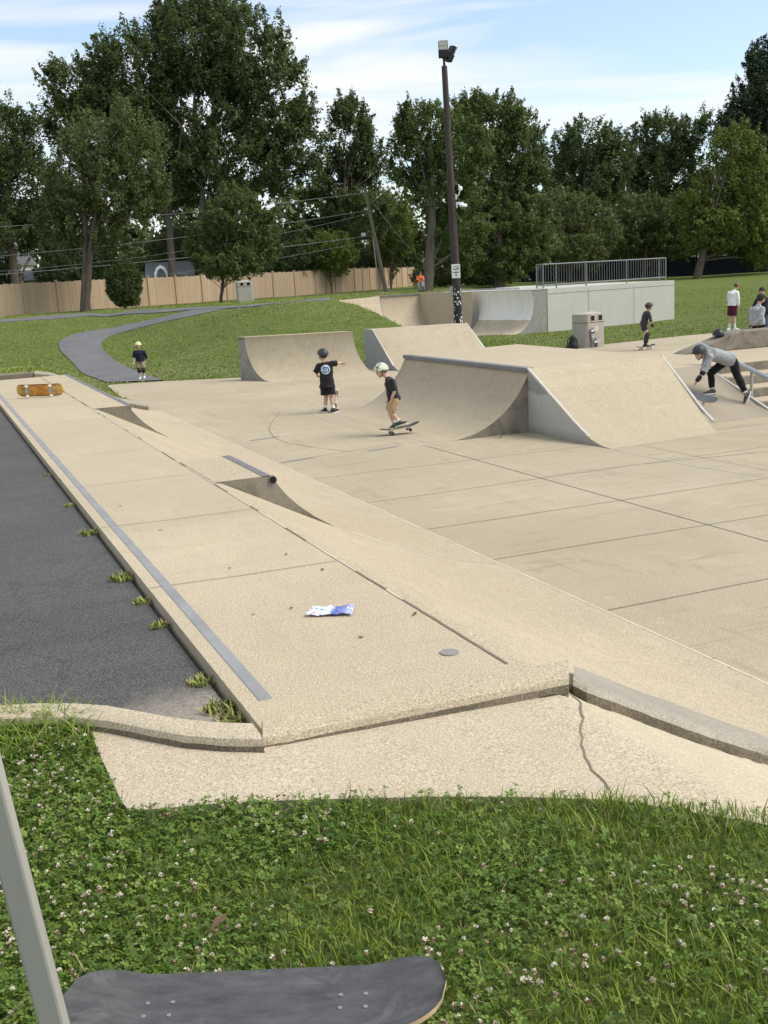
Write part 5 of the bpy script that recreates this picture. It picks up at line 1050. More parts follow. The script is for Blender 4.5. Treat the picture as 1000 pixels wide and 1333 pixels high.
# 8 man in black behind
L = grd(992, 449)
J = dict(pelvis=(.03, 0, .97), chest=(.0, .0, 1.33), neck=(-.02, -.02, 1.48), head=(-.05, -.05, 1.61), shL=(.17, .0, 1.345), shR=(-.17, .0, 1.345), elL=(.27, -.04, 1.13), wrL=(.22, -.2, 1.0), elR=(-.27, -.02, 1.13), wrR=(-.26, -.1, .88),
         hiL=(.1, 0, .92), hiR=(-.06, .0, .92), knL=(.11, -.05, .51), knR=(-.06, -.03, .51), anL=(.12, .0, .1), anR=(-.08, .0, .1), toeL=(.3, -.95, 0), toeR=(-.3, -.95, 0))
person('man in black shirt and blue jeans partly hidden behind the grey sweatshirt', L, J, (-.35, -.93), 1.0, .108, top=cloth('black_shirt', (.014, .014, .018)), sleeve=.95, hem=-.06, topw=1.08, bottom=cloth('blue_jeans', (.07, .11, .16)), leg=1.9, legw=1.25, shoe=BLKP, hair=HAIRD, cap=BCAP, capdir=(-.35, -.93),
       pads=[('wrist_band', [(-.265, -.085, .95), (-.26, -.1, .90), (-.26, -.11, .86)], .036)], skinm=SK)
# 9 kid in grey tee bending over a board on the grey bank
def bank2z(y): return float(np.interp(y, [14.2, 14.5, 14.75, 15.0, 16.12, 16.25], [.004, .05, .13, .24, .72, .73]))
L = at(925.5, 513.5, .33)
def gz(r, f): q = L + RV * r + FV * f; return bank2z(q.y) - L.z
aL = V3((-.0, .0, 0)); 
J = dict(pelvis=(.32, -.02, .60), chest=(.02, .0, .70), neck=(-.09, .0, .745), head=(-.215, -.03, .74), shL=(-.03, .14, .70), shR=(-.06, -.13, .66), elL=(-.05, .18, .48), wrL=(-.0, .12, .37), elR=(-.185, -.15, .41), wrR=(-.285, -.14, .275),
         hiL=(.26, .07, .56), hiR=(.36, -.07, .55), knL=(.015, .08, .36), knR=(.40, -.12, .26), anL=(.035, .04, .085), anR=(.545, -.16, -.02), toeL=(-.97, -.25, 0), toeR=(-.45, -.2, -.87), palmR=(0, 1, 0), curlR=(.25, 0, 0))
J['anR'] = (.55, -.18, gz(.55, -.18) + .19); J['knR'] = (.42, -.12, .31)
person('kid in grey tee, black trousers and helmet bending over a board', L, J, (-.86, -.5), .84, .102, top=cloth('grey_tee', (.33, .335, .33), .1), sleeve=.95, hem=-.06, topw=1.12, bottom=cloth('black_joggers', (.012, .012, .013)), leg=1.9, legw=1.2, shoe=simple('black_white_shoe', (.06, .06, .06), .6), sole=SOLEW, sock=SOCKW, socklen=.1, helmet=simple('dark_helmet', (.03, .034, .036), .5), hair=HAIRB, tilt=.35,
       pads=[('elbow_pad', [(-.165, -.15, .47), (-.19, -.152, .41), (-.21, -.15, .37)], .05), ('wrist_guard', [(-.225, -.148, .35), (-.26, -.144, .305), (-.30, -.14, .255)], [.043, .04, .036]), ('forearm_guard', [(-.05, .175, .50), (-.03, .15, .43), (-.01, .13, .39)], .045)])
sb = skateboard('black skateboard being pushed on the bank by the bending kid', .78, .205, simple('slate_grip', (.075, .085, .095), .7, 0, .3, 12), simple('dark_slate_underside', (.04, .045, .05), .5), None, False)
bc = Vector((11.98, 14.92, bank2z(14.92) + .14))
q = bc - UV * .10; sl = .44
place(sb, frame(RV * .86 - FV * .42 + UV * -.30, UV - FV * .45 + RV * -.05), q + UV * .06)
# helmet left on the ledge
L = Vector((15.35, 18.6, 0)); L = at(939, 441.5, .93); L.z = float(np.interp(L.x, [14.55, 14.7, 15.9, 16.1], [.73, .78, 1.1, 1.12]))
hl_ = atd(939, 440, 22.9); hl_.y = 18.62; hl_.z = float(np.interp(hl_.x, [14.55, 14.7, 15.9, 16.1], [.73, .78, 1.1, 1.12])) + .0
b = thing('helmet', 'black helmet left lying on the sloped end of the concrete ledge', 'helmet', tuple(hl_), YAW)
mb = MB(); mb.ball((0, 0, .03), (.125, .15, .15), nu=18, nv=8, v1=PI * .5); part('shell', mb, simple('black_helmet_shell', (.018, .019, .021), .4), b, smooth=60); mb = MB(); mb.tube([(.11, .02, .03), (.16, -.06, .01), (.2, -.1, .008)], .01, 6); part('strap', mb, BLKP, b)
# ------------------------------------------------------------------ trees
def leafmat(name, lo, hi, trans=.35):
    t = NT(name); a = t.n('ShaderNodeAttribute'); a.attribute_name = 'tint'; c = t.mix(a.outputs['Fac'], lo, hi)
    t.fin(c, .55, 0, .3); d = t.n('ShaderNodeBsdfTranslucent'); t.l(t.mix(.5, c, (.16, .2, .03)), d.inputs[0]); m = t.n('ShaderNodeMixShader'); m.inputs[0].default_value = trans
    t.l(t.p.outputs[0], m.inputs[1]); t.l(d.outputs[0], m.inputs[2]); t.l(m.outputs[0], t.out.inputs[0]); return t.mat
LM = dict(dark=leafmat('dark_maple_leaf', (.048, .076, .027), (.130, .165, .060), .38), mid=leafmat('green_leaf', (.055, .086, .027), (.155, .20, .062), .38), olive=leafmat('olive_leaf', (.075, .10, .037), (.195, .22, .082), .38), lime=leafmat('yellow_green_leaf', (.075, .115, .020), (.21, .255, .052), .38),
          conifer=leafmat('dark_conifer_leaf', (.024, .044, .024), (.066, .096, .046), .2), hedge=leafmat('hedge_leaf', (.022, .048, .012), (.075, .12, .03), .25))
t = NT('tree_bark'); p = t.pos((6, 6, .8)); BARK = t.fin(t.mix(t.ramp(t.noise(p, 3, 6, .7), [(.3, 0.0), (.7, 1.0)]), (.055, .042, .032), (.16, .13, .10)), .9, 0, .15); t.bump(t.noise(p, 5, 5), .8, .03)
t = NT('pale_bark'); p = t.pos((6, 6, .8)); BARKP = t.fin(t.mix(t.ramp(t.noise(p, 3, 6, .7), [(.3, 0.0), (.7, 1.0)]), (.07, .058, .047), (.17, .145, .115)), .9, 0, .15)
def leaves(C, R, per, size, g, flat=.6, tb=None, ctr=None):
    "leaf sprays: C clump centres, R radii, per leaves in each; returns verts, faces, tint"
    n = len(C) * per; ci = np.repeat(np.arange(len(C)), per)
    v = g.normal(0, 1, (n, 3)); v /= np.linalg.norm(v, axis=1)[:, None]; rad = g.uniform(.25, 1, n) ** .6
    ax = g.normal(0, 1, (len(C), 3)) + (np.zeros(3) if ctr is None else 1.3 * (C - ctr) / np.linalg.norm(C - ctr, axis=1)[:, None]) + np.array([0, 0, .9]); ax /= np.linalg.norm(ax, axis=1)[:, None]
    w = v * (R[ci] * rad)[:, None]; al = (w * ax[ci]).sum(1)[:, None]; P = C[ci] + (w - ax[ci] * al) * (.62 + .25 * np.sign(-al)) + ax[ci] * al * 1.45
    nrm = v * .5 + np.array([0, 0, .55]) + g.normal(0, .55, (n, 3)); nrm /= np.linalg.norm(nrm, axis=1)[:, None]
    a = np.cross(nrm, g.normal(0, 1, (n, 3))); a /= np.linalg.norm(a, axis=1)[:, None]; b = np.cross(nrm, a); s = size * g.uniform(.55, 1.35, n)
    drop = np.zeros((n, 3)); drop[:, 2] = -.22 * s
    V = np.stack([P - a * s[:, None], P + b * (.48 * s)[:, None] + drop * .4, P + a * s[:, None] + drop, P - b * (.48 * s)[:, None] + drop * .4], 1)
    ct = g.uniform(0, 1, len(C)) if tb is None else tb
    T = np.clip(.55 * ct[ci] + .45 * g.uniform(0, 1, n), 0, 1)
    return V.reshape(-1, 3), np.arange(n * 4).reshape(n, 4), T
def tree(name, label, base, d, lobes, leaf, bark=None, trunk=.35, dens=1.0, size=.26, cr=1.2, per=80, group='trees round the park', stems=((0, 0),), flat=.65, cat='tree', clear=.3, seed=None, depth=.85, trunk_top=.62):
    "lobes: (px, py, rx, ry) ellipses of the crown in photo pixels at distance d; real round volumes"
    cr *= .56; g = np.random.default_rng(seed if seed is not None else abs(hash(label)) % 99991 if False else sum(map(ord, label)) * 7 % 99991)
    base = Vector(base); m = d / 1400; C = []; R = []
    for (px, py, rx, ry) in lobes:
        c = np.array(atd(px, py, d)) + np.array(FV) * g.uniform(-.2, .2) * rx * m; rx_, ry_ = rx * m, ry * m; rd = rx_ * depth
        k = cr * g.uniform(.75, 1.25); n = max(5, int(dens * 2.1 * (rx_ * rd + rx_ * ry_ + rd * ry_) / (cr * cr)))
        v = g.normal(0, 1, (n, 3)); v /= np.linalg.norm(v, axis=1)[:, None]; r = g.uniform(.35, 1, n) ** .45
        off = v * r[:, None]; jag = g.uniform(.86, 1.10, n)[:, None]
        C.append(c + (off * jag) @ np.array([list(np.array(RV) * rx_), list(np.array(FV) * rd), [0, 0, ry_]])); R.append(cr * g.uniform(.55, 1.25, n) * min(1, .35 + min(rx_, ry_) / (2.2 * cr)))
    C = np.concatenate(C); R = np.concatenate(R); zl = float(terrain(base.x, base.y)) + .25; C[:, 2] = np.maximum(C[:, 2], zl + R * flat * .6)
    b = thing(name, label, cat, tuple(base), 0, group); size *= .46; per = int(per * 1.15)
    zc = C[:, 2].mean(); top = C[:, 2].max(); H = top - base.z; cx, cy = C[:, 0].mean(), C[:, 1].mean()
    mb = MB(); idx = g.permutation(len(C))[:min(len(C), 34)]
    for si, (sx, lean) in enumerate(stems):
        b0 = base + RV * sx; tp = Vector((cx, cy, 0)) * trunk_top + Vector((b0.x, b0.y, 0)) * (1 - trunk_top) + RV * (lean * H * .5); tp.z = base.z + H * .72
        path = [b0 - UV * .2, b0 + UV * .35]; rr_ = [trunk * 1.25, trunk]; nseg = 6
        for i in range(1, nseg + 1): f = i / nseg; q = b0.lerp(tp, f) + Vector((g.normal(0, .012 * H), g.normal(0, .012 * H), 0)) * (f if f < 1 else 1); path.append(q); rr_.append(trunk * (1 - .82 * f) + .02)
        mb.tube(path, rr_, 9)
        for j in idx[si::len(stems)]:
            f = g.uniform(clear, .95); i = min(len(path) - 2, 1 + int(f * nseg)); s_ = path[i].lerp(path[i + 1], g.uniform(0, 1)); e = Vector(C[j])
            if e.z < s_.z - .1 * H: s_ = path[min(2, len(path) - 1)]
            mid_ = s_.lerp(e, .5) + Vector((0, 0, .06 * (e - s_).length)) + Vector(g.normal(0, .05 * (e - s_).length, 3)); r0 = max(.025, trunk * .34 * (1 - .6 * f)); mb.tube([s_, mid_, e], [r0, r0 * .62, r0 * .2], 6)
    part('trunk', mb, bark or BARK, b, world=True, smooth=60, fixn=False)
    V, F, T = leaves(C, R, per, size, g, flat, ctr=C.mean(0) - np.array([0, 0, .25 * H])); me = mesh_np(V, F, LM[leaf], T); part('crown', me, None, b, world=True)
    return b
def gb(px, d, z=None):
    q = atd(px, 380, d); q.z = float(terrain(q.x, q.y)) if z is None else z; return q
BT_ = [  # name, label, trunk px, d, lobes, leaf, options
 ('maple_tree', 'huge dark maple with several stems towering behind the tan fence', 268, 92, [(250, 60, 75, 62), (320, 75, 70, 70), (180, 95, 72, 55), (110, 115, 62, 48), (255, 140, 95, 75), (350, 140, 62, 70), (160, 165, 80, 55), (390, 185, 38, 52), (300, 215, 85, 60), (205, 225, 70, 55), (85, 150, 40, 35), (270, 20, 40, 28), (215, 25, 26, 26)], 'dark', dict(trunk=.36, stems=((0, .05), (-2.6, -.16), (1.6, .10)), size=.34, per=95, cr=1.5, bark=BARKP, dens=1.0)),
 ('maple_tree', 'dark broad tree crowding the left edge of the photo behind the fence', -10, 88, [(-20, 190, 70, 65), (30, 245, 60, 60), (-60, 250, 70, 80), (10, 300, 60, 40), (25, 175, 30, 35)], 'dark', dict(trunk=.4, size=.3, per=90, cr=1.4, stems=((0, 0), (2, .1)))),
 ('slender_tree', 'slim upright dark tree to the right of the huge maple', 452, 99, [(455, 190, 34, 62), (440, 240, 32, 48), (480, 205, 24, 40), (462, 150, 18, 26), (465, 280, 45, 40), (420, 265, 28, 40)], 'dark', dict(trunk=.3, size=.3, per=85, cr=1.2)),
 ('ash_tree', 'tall green tree with a pale curved trunk left of the light pole', 557, 82, [(560, 170, 50, 40), (540, 205, 38, 38), (575, 245, 42, 55), (600, 200, 45, 50), (600, 300, 38, 55), (535, 155, 24, 24)], 'mid', dict(trunk=.45, size=.27, per=85, cr=1.15, bark=BARKP, clear=.5)),
 ('elm_tree', 'broad dark green tree behind the light pole with sunlit right edge', 650, 92, [(640, 165, 55, 45), (670, 200, 42, 50), (635, 240, 60, 60), (690, 225, 26, 32), (655, 310, 55, 60), (615, 145, 34, 25), (690, 300, 34, 50)], 'mid', dict(trunk=.45, size=.3, per=95, cr=1.3, dens=1.25)),
 ('round_tree', 'round topped dark tree right of the light pole, behind the railing', 762, 118, [(765, 190, 45, 36), (740, 215, 38, 38), (795, 215, 30, 40), (765, 245, 55, 40), (765, 295, 60, 50)], 'dark', dict(trunk=.4, size=.36, per=80, cr=1.5)),
 ('round_tree', 'dark tree with a bumpy top between the round tree and the yellow-green one', 862, 124, [(865, 185, 46, 40), (905, 180, 34, 32), (835, 205, 26, 32), (870, 235, 55, 45), (860, 300, 62, 55)], 'dark', dict(trunk=.4, size=.36, per=80, cr=1.5)),
 ('spruce_tree', 'tall dark conifer cut by the right edge of the photo', 1000, 118, [(1000, 90, 34, 42), (985, 135, 40, 36), (1020, 150, 60, 60), (960, 165, 30, 24), (1010, 220, 70, 60), (1000, 60, 14, 18)], 'conifer', dict(trunk=.45, size=.34, per=90, cr=1.3, flat=.45, stems=((0, 0),))),
 ('locust_tree', 'yellow-green leaning tree in front of the dark trees at right', 908, 101, [(960, 190, 38, 30), (985, 235, 36, 36), (940, 240, 36, 34), (965, 285, 55, 40), (925, 300, 40, 30), (1000, 310, 30, 40), (900, 270, 26, 28)], 'lime', dict(trunk=.4, size=.29, per=80, cr=1.15, clear=.25, dens=.9)),
 ('bushy_tree', 'low spreading tree behind the railing, paler than the trunks around it', 742, 106, [(735, 280, 42, 36), (700, 305, 40, 40), (770, 300, 40, 34), (735, 325, 60, 26)], 'olive', dict(trunk=.22, size=.27, per=70, cr=1.1)),
 ('bushy_tree', 'low dark tree under the yellow-green one, left of its trunk', 838, 110, [(840, 285, 48, 36), (815, 310, 42, 30), (870, 310, 42, 30), (890, 285, 30, 30)], 'mid', dict(trunk=.22, size=.27, per=75, cr=1.1)),
 ('bushy_tree', 'dark low tree at the right edge below the conifer', 1010, 106, [(1010, 300, 45, 40), (1040, 270, 50, 60), (985, 325, 34, 18)], 'mid', dict(trunk=.25, size=.28, per=75, cr=1.15)),
 ('lawn_tree', 'olive green lawn tree with a bare trunk standing before the fence at left', 107, 69, [(125, 190, 52, 42), (175, 200, 44, 48), (95, 240, 45, 40), (150, 250, 60, 45), (110, 290, 52, 34), (190, 250, 32, 34), (75, 285, 30, 28), (165, 155, 24, 24)], 'olive', dict(trunk=.24, size=.21, per=85, cr=.9, clear=.28, trunk_top=.5, dens=.85, stems=((0, 0), (.12, .1)))),
 ('lawn_tree', 'short bushy lawn tree drooping over the pale trash receptacle', 287, 73, [(305, 285, 44, 34), (280, 315, 40, 30), (330, 320, 34, 28), (300, 340, 50, 22), (345, 295, 20, 24), (310, 258, 24, 18)], 'mid', dict(trunk=.11, size=.2, per=85, cr=.8, clear=.3)),
]
for nm, lb_, px, d, lobes, leaf, kw in BT_: tree(nm, lb_, gb(px, d), d, lobes, leaf, **kw)
# shrubs and hedges
def shrub(name, label, px, py, rx, ry, d, leaf, size=.14, cr=.42, per=60, dens=1.2, group=None, cat='shrub', flat=.8):
    tree(name, label, gb(px, d), d, [(px, py, rx, ry)], leaf, trunk=.07, size=size, cr=cr, per=per, dens=dens, group=group, cat=cat, flat=flat, clear=.1, trunk_top=.3)
shrub('round_shrub', 'clipped round dark shrub in front of the tan fence beside the lawn tree', 161, 371, 23.5, 31, 70, 'mid', .10, .30, 90, 2.4, cat='shrub')
HG = 'shrubs showing above the fence'
for lb_, px, py, rx, ry, d, lf in (('dark hedge shrub above the fence at the far left edge', -5, 362, 38, 26, 93, 'hedge'), ('hedge shrub over the fence just left of the lawn tree trunk', 82, 355, 36, 26, 91, 'hedge'), ('hedge shrub over the fence between lawn tree and round shrub', 130, 352, 30, 24, 92, 'hedge'),
        ('bright green shrub over the fence right of the pale receptacle', 385, 338, 40, 24, 92, 'hedge'), ('bright green shrub over the fence by the fence corner', 432, 330, 36, 30, 93, 'lime'), ('sunlit yellow-green shrub right of the utility pole', 510, 300, 32, 50, 104, 'lime'), ('dark shrub in the shade behind the utility pole', 482, 345, 34, 34, 108, 'hedge'),
        ('dark shrub low behind the child in orange', 575, 355, 40, 30, 100, 'mid'), ('dark drooping shrub just right of the light pole', 640, 350, 42, 30, 98, 'mid'), ('dark shrub under the huge maple behind the shed', 240, 330, 46, 34, 99, 'dark'), ('dark shrub behind the short bushy lawn tree', 345, 325, 40, 34, 100, 'dark')):
    shrub('shrub', lb_, px, py, rx, ry, d, lf, .2, .7, 60, 1.3, HG)
# far wood that closes the horizon: one mass, farther than every single tree
g = np.random.default_rng(77); C = []; R = []
for px in np.arange(-420, 1500, 10):
    for k in range(5):
        d = g.uniform(128, 150); c = np.array(atd(px + g.uniform(-12, 12), 330 - .05 * (px - 500) , d)); tp = g.uniform(7, 15.5) if px > 380 else g.uniform(8, 15); c[2] = 1.5 + tp * (k + .6) / 5; C.append(c); R.append(g.uniform(1.6, 2.9))
C = np.array(C); R = np.array(R); V, F, T = leaves(C, R, 110, .5, g, .8); o = link('far_wood', mesh_np(V, F, LM['dark'], T)); tag(o, kind='stuff')
# ------------------------------------------------------------------ near grass and clover
t = NT('grass_blade'); a = t.n('ShaderNodeAttribute'); a.attribute_name = 'tint'; c = t.ramp(a.outputs['Fac'], [(0, (.035, .070, .006)), (.45, (.175, .265, .026)), (.8, (.30, .37, .065)), (.93, (.38, .38, .12)), (1, (.42, .37, .18))])
t.fin(c, .6, 0, .18); d_ = t.n('ShaderNodeBsdfTranslucent'); t.l(c, d_.inputs[0]); m_ = t.n('ShaderNodeMixShader'); m_.inputs[0].default_value = .3; t.l(t.p.outputs[0], m_.inputs[1]); t.l(d_.outputs[0], m_.inputs[2]); t.l(m_.outputs[0], t.out.inputs[0]); BLADE = t.mat
t = NT('clover_leaf'); a = t.n('ShaderNodeAttribute'); a.attribute_name = 'tint'; c = t.ramp(a.outputs['Fac'], [(0, (.035, .075, .010)), (.6, (.13, .21, .032)), (1, (.26, .33, .075))]); t.fin(c, .55, 0, .22); d_ = t.n('ShaderNodeBsdfTranslucent'); t.l(c, d_.inputs[0]); m_ = t.n('ShaderNodeMixShader'); m_.inputs[0].default_value = .25; t.l(t.p.outputs[0], m_.inputs[1]); t.l(d_.outputs[0], m_.inputs[2]); t.l(m_.outputs[0], t.out.inputs[0]); CLOV = t.mat
WALKP = WALK_POLY
KERBP = [(-9, 4.44), (.1, 4.42), (.42, 4.36), (.42, 6), (-9, 6)]
LAWNX = (-4.2, 3.4); LAWNY = (.1, 4.5)
def scatter(n, g):
    x = g.uniform(*LAWNX, n); y = g.uniform(*LAWNY, n)
    jx, jy = g.normal(0, .022, n), g.normal(0, .022, n); ok = ~pip(x + jx, y + jy, WALKP) & ~pip(x, y, KERBP)
    # thin out what the camera frame cannot see
    lat = .919 * x - .391 * y; d = .372 * x + .903 * y + .36; u = lat / np.maximum(d, .1)
    ok &= (d > .9) & ((np.abs(u) < .72) | (g.uniform(0, 1, n) < .4))
    return x[ok], y[ok]
def tz(x, y): return np.asarray(terrain(x, y))
def lownoise(x, y, s, seed):
    g = np.random.default_rng(seed); z = 0
    for k in range(7): a, b, c = g.uniform(-1, 1, 3); z = z + np.sin((x * a + y * b) * s * (1 + k * .6) + c * 6)
    return z / 3
g = np.random.default_rng(21)
def grass(n, h0, h1, w, lean, g, keep=None):
    x, y = scatter(n, g)
    if keep is not None: k = keep(x, y, g); x, y = x[k], y[k]
    n = len(x); th = g.uniform(0, 2 * PI, n) + .0; h = g.uniform(h0, h1, n) * (1 + .3 * lownoise(x, y, 3, 5)); ln = lean * h * g.uniform(.2, 1.3, n); dx, dy = np.cos(th), np.sin(th); ww = w * g.uniform(.6, 1.3, n); px, py = -dy * ww, dx * ww; z = tz(x, y) - .004
    V = np.zeros((n, 8, 3))
    for k, (f, s) in enumerate(((0, .9), (.4, 1), (.75, .7), (1, .06))):
        V[:, 2 * k] = np.stack([x + dx * ln * f ** 2 - px * s, y + dy * ln * f ** 2 - py * s, z + h * f * (1 - .22 * f * ln / h)], 1); V[:, 2 * k + 1] = np.stack([x + dx * ln * f ** 2 + px * s, y + dy * ln * f ** 2 + py * s, z + h * f * (1 - .22 * f * ln / h)], 1)
    F = (np.array([[0, 1, 3, 2], [2, 3, 5, 4], [4, 5, 7, 6]])[None] + 8 * np.arange(n)[:, None, None]).reshape(-1, 4)
    T = np.clip(g.normal(.48, .24, n) + .10 * lownoise(x, y, 2.2, 9) + (g.uniform(0, 1, n) < .08) * .5, 0, 1); return V.reshape(-1, 3), F, np.repeat(T, 3)
def isclover(x, y): return lownoise(x, y, 1.7, 31) - 1.5 * (.919 * x - .391 * y + .12)
V1, F1, T1 = grass(310000, .018, .044, .0016, .8, g, lambda x, y, g: (isclover(x, y) < g.normal(.25, .5, len(x))) | (g.uniform(0, 1, len(x)) < .45))
V2, F2, T2 = grass(21000, .035, .075, .0019, 1.0, g)
V = np.concatenate([V1, V2]); F = np.concatenate([F1, F2 + len(V1)]); T = np.concatenate([T1, T2])
# coarse tall grass against the kerb at left
x = g.uniform(-4.2, .42, 6000); y = 4.40 - .42 * g.uniform(0, 1, 6000) ** 1.6; k = ~pip(x, y, WALKP) & ~pip(x, y, KERBP); x, y = x[k], y[k]; n = len(x); th = g.uniform(0, 2 * PI, n); h = g.uniform(.06, .15, n); ln = h * g.uniform(.3, 1.5, n); dx, dy = np.cos(th), np.sin(th); ww = .0032 * g.uniform(.6, 1.2, n); z = tz(x, y); V3_ = np.zeros((n, 8, 3))
for kk, (f, s) in enumerate(((0, .9), (.4, 1), (.75, .7), (1, .06))):
    for sgn, j in ((-1, 2 * kk), (1, 2 * kk + 1)): V3_[:, j] = np.stack([x + dx * ln * f ** 2 + sgn * -dy * ww * s, y + dy * ln * f ** 2 + sgn * dx * ww * s, z + h * f * (1 - .2 * f * ln / h)], 1)
F3 = (np.array([[0, 1, 3, 2], [2, 3, 5, 4], [4, 5, 7, 6]])[None] + 8 * np.arange(n)[:, None, None]).reshape(-1, 4); T3 = np.repeat(np.clip(g.normal(.55, .2, n), 0, 1), 3)
F3 = F3 + len(V); V = np.concatenate([V, V3_.reshape(-1, 3)]); F = np.concatenate([F, F3]); T = np.concatenate([T, T3])
tag(link('near_grass', mesh_np(V, F, BLADE, T)), kind='stuff')
# clover: three round leaflets on a stalk
def clover(n, g):
    x, y = scatter(n, g); k = (isclover(x, y) > g.normal(.0, .45, len(x))) | (g.uniform(0, 1, len(x)) < .10); x, y = x[k], y[k]; n = len(x); z = tz(x, y) + g.uniform(.010, .046, n) * (1 + .25 * lownoise(x, y, 3, 8)); a0 = g.uniform(0, 2 * PI, n); s = g.uniform(.0042, .0078, n); tl = g.normal(0, .35, (n, 2)); Vs = []
    for j in range(3):
        a = a0 + j * 2 * PI / 3 + g.normal(0, .12, n); ca, sa = np.cos(a), np.sin(a); cup = g.uniform(.05, .5, n)
        for (u, v) in ((.05, 0), (.75, -.68), (1.5, -.62), (1.75, 0), (1.5, .62), (.75, .68)):
            lx = s * (u * ca - v * sa); ly = s * (u * sa + v * ca); lz = tl[:, 0] * lx + tl[:, 1] * ly + s * cup * (abs(v) * .7 + .12 * u) - s * .1 * u; Vs.append(np.stack([x + lx, y + ly, z + lz], 1))
    V = np.stack(Vs, 1).reshape(-1, 3); F = (np.array([[6 * j + a for a in q] for j in range(3) for q in ((0, 1, 2, 3), (0, 3, 4, 5))])[None] + 18 * np.arange(n)[:, None, None]).reshape(-1, 4); T = np.repeat(np.clip(g.normal(.5, .22, n) + .12 * lownoise(x, y, 2.5, 3), 0, 1), 6)
    st_ = np.zeros((n, 4, 3)); w = .0007
    for q, (sx, zz) in enumerate(((-w, z - .05), (w, z - .05), (w, z), (-w, z))): st_[:, q] = np.stack([x + sx, y, zz], 1)
    FS = np.arange(n * 4).reshape(n, 4) + len(V); return np.concatenate([V, st_.reshape(-1, 3)]), np.concatenate([F, FS]), np.concatenate([T, np.full(n, .7)])
V, F, T = clover(195000, g); tag(link('clover', mesh_np(V, F, CLOV, T)), kind='stuff')
# clover heads
t = NT('clover_flower'); a = t.n('ShaderNodeAttribute'); a.attribute_name = 'tint'; FLW = t.fin(t.ramp(a.outputs['Fac'], [(0, (.10, .15, .04)), (.12, (.16, .12, .06)), (.24, (.34, .20, .12)), (.5, (.56, .47, .33)), (1, (.76, .72, .60))]), .7, 0, .2)
x, y = scatter(20000, g); k = (lownoise(x, y, 2.1, 61) + .55 * isclover(x, y) - .5 * (.919 * x - .391 * y) > g.normal(.05, .5, len(x))); x, y = x[k][:3300], y[k][:3300]; n = len(x); z = tz(x, y) + g.uniform(.026, .06, n); Vs = []; Fs = []; Ts = []; o = 0
for i in range(n):
    c = np.array([x[i], y[i], z[i]]); r = g.uniform(.0045, .0078); age = g.uniform(0, 1); m = 22; v = g.normal(0, 1, (m, 3)); v[:, 2] = v[:, 2] * .9 + .25; v /= np.linalg.norm(v, axis=1)[:, None]; s = np.cross(v, g.normal(0, 1, (m, 3))); s /= np.linalg.norm(s, axis=1)[:, None]; w = r * .36
    q = np.stack([c + v * r * .25 - s * w * .5, c + v * r * .25 + s * w * .5, c + v * r * 1.15 + s * w, c + v * r * 1.15 - s * w], 1); Vs.append(q.reshape(-1, 3)); Fs.append(np.arange(4 * m).reshape(m, 4) + o); o += 4 * m
    tt = np.where(v[:, 2] < (-.1 if age < .55 else .55), .22, .8) + g.normal(0, .12, m); tt = tt - (.35 if age > .85 else 0); Ts.append(np.clip(tt, .15, 1))
    lx = g.normal(0, .012, 2); q = np.array([[c[0] + lx[0] - .0008, c[1] + lx[1], c[2] - .09], [c[0] + lx[0] + .0008, c[1] + lx[1], c[2] - .09], [c[0] + .0008, c[1], c[2]], [c[0] - .0008, c[1], c[2]]]); Vs.append(q); Fs.append(np.arange(4).reshape(1, 4) + o); o += 4; Ts.append(np.array([.0]))
tag(link('clover_flowers', mesh_np(np.concatenate(Vs), np.concatenate(Fs), FLW, np.concatenate(Ts))), kind='stuff')
q = at(288, 1222, .96); leafbit(q + UV * .05, .04, 'curled brown leaf lying among the clover above the foreground skateboard', 'fallen leaf in the clover')
t = NT('meadow_blade'); a = t.n('ShaderNodeAttribute'); a.attribute_name = 'tint'; MEADOW = t.fin(t.ramp(a.outputs['Fac'], [(0, (.07, .11, .018)), (.5, (.19, .245, .04)), (.85, (.29, .325, .075)), (1, (.40, .38, .15))]), .7, 0, .15)
# far lawn: short tufts over the visible meadow so it does not lie flat like a cloth
g = np.random.default_rng(5); n = 90000; px = g.uniform(-60, 1060, n); dd = 22 + 62 * g.uniform(0, 1, n) ** 1.25; lat = (px - 500) / 1400 * dd; x = .925 * lat + .381 * dd; y = -.381 * lat + .925 * dd; z = tz(x, y)
ok = (z > -.05) & ~pip(x, y, PARK) & ~pip(x, y, PAD2)
aa = C11 * (x - 19.63) + S11 * (y - 46.7); qq = -S11 * (x - 19.63) + C11 * (y - 46.7); ok &= ~((aa > -2.6) & (aa < 11) & (qq > -2.2) & (qq < 1.0)) & ~((aa > 4) & (aa < 14.5) & (qq > -9) & (qq < 1)); ok &= ~((x < 3.6) & (y < 24.6)) & ~((x > 8.1) & (x < 11.6) & (y > 27) & (y < 30.4)) & ~((x > 12) & (x < 15.5) & (y > 27.5) & (y < 30.8))
dep = bpy.context.evaluated_depsgraph_get()
def onpath(o, X, Y):
    m = o.data; pts = np.empty(len(m.vertices) * 3); m.vertices.foreach_get('co', pts); pts = pts.reshape(-1, 3)[:, :2] + np.array(o.location)[:2]; pts = pts[:70 * 7].reshape(70, 7, 2); poly = list(map(tuple, pts[:, 0])) + list(map(tuple, pts[::-1, 6])); return pip(X, Y, poly)
for o in bpy.data.objects:
    if o.name in ('path', 'footpath'): ok &= ~onpath(o, x, y)
x, y, z = x[ok], y[ok], z[ok]; n = len(x); per = 3; x = np.repeat(x, per) + g.normal(0, .05, n * per); y = np.repeat(y, per) + g.normal(0, .05, n * per); z = np.repeat(z, per); n *= per; th = g.uniform(0, 2 * PI, n); h = g.uniform(.012, .042, n); w = g.uniform(.010, .024, n); ln = g.normal(0, .025, (n, 2))
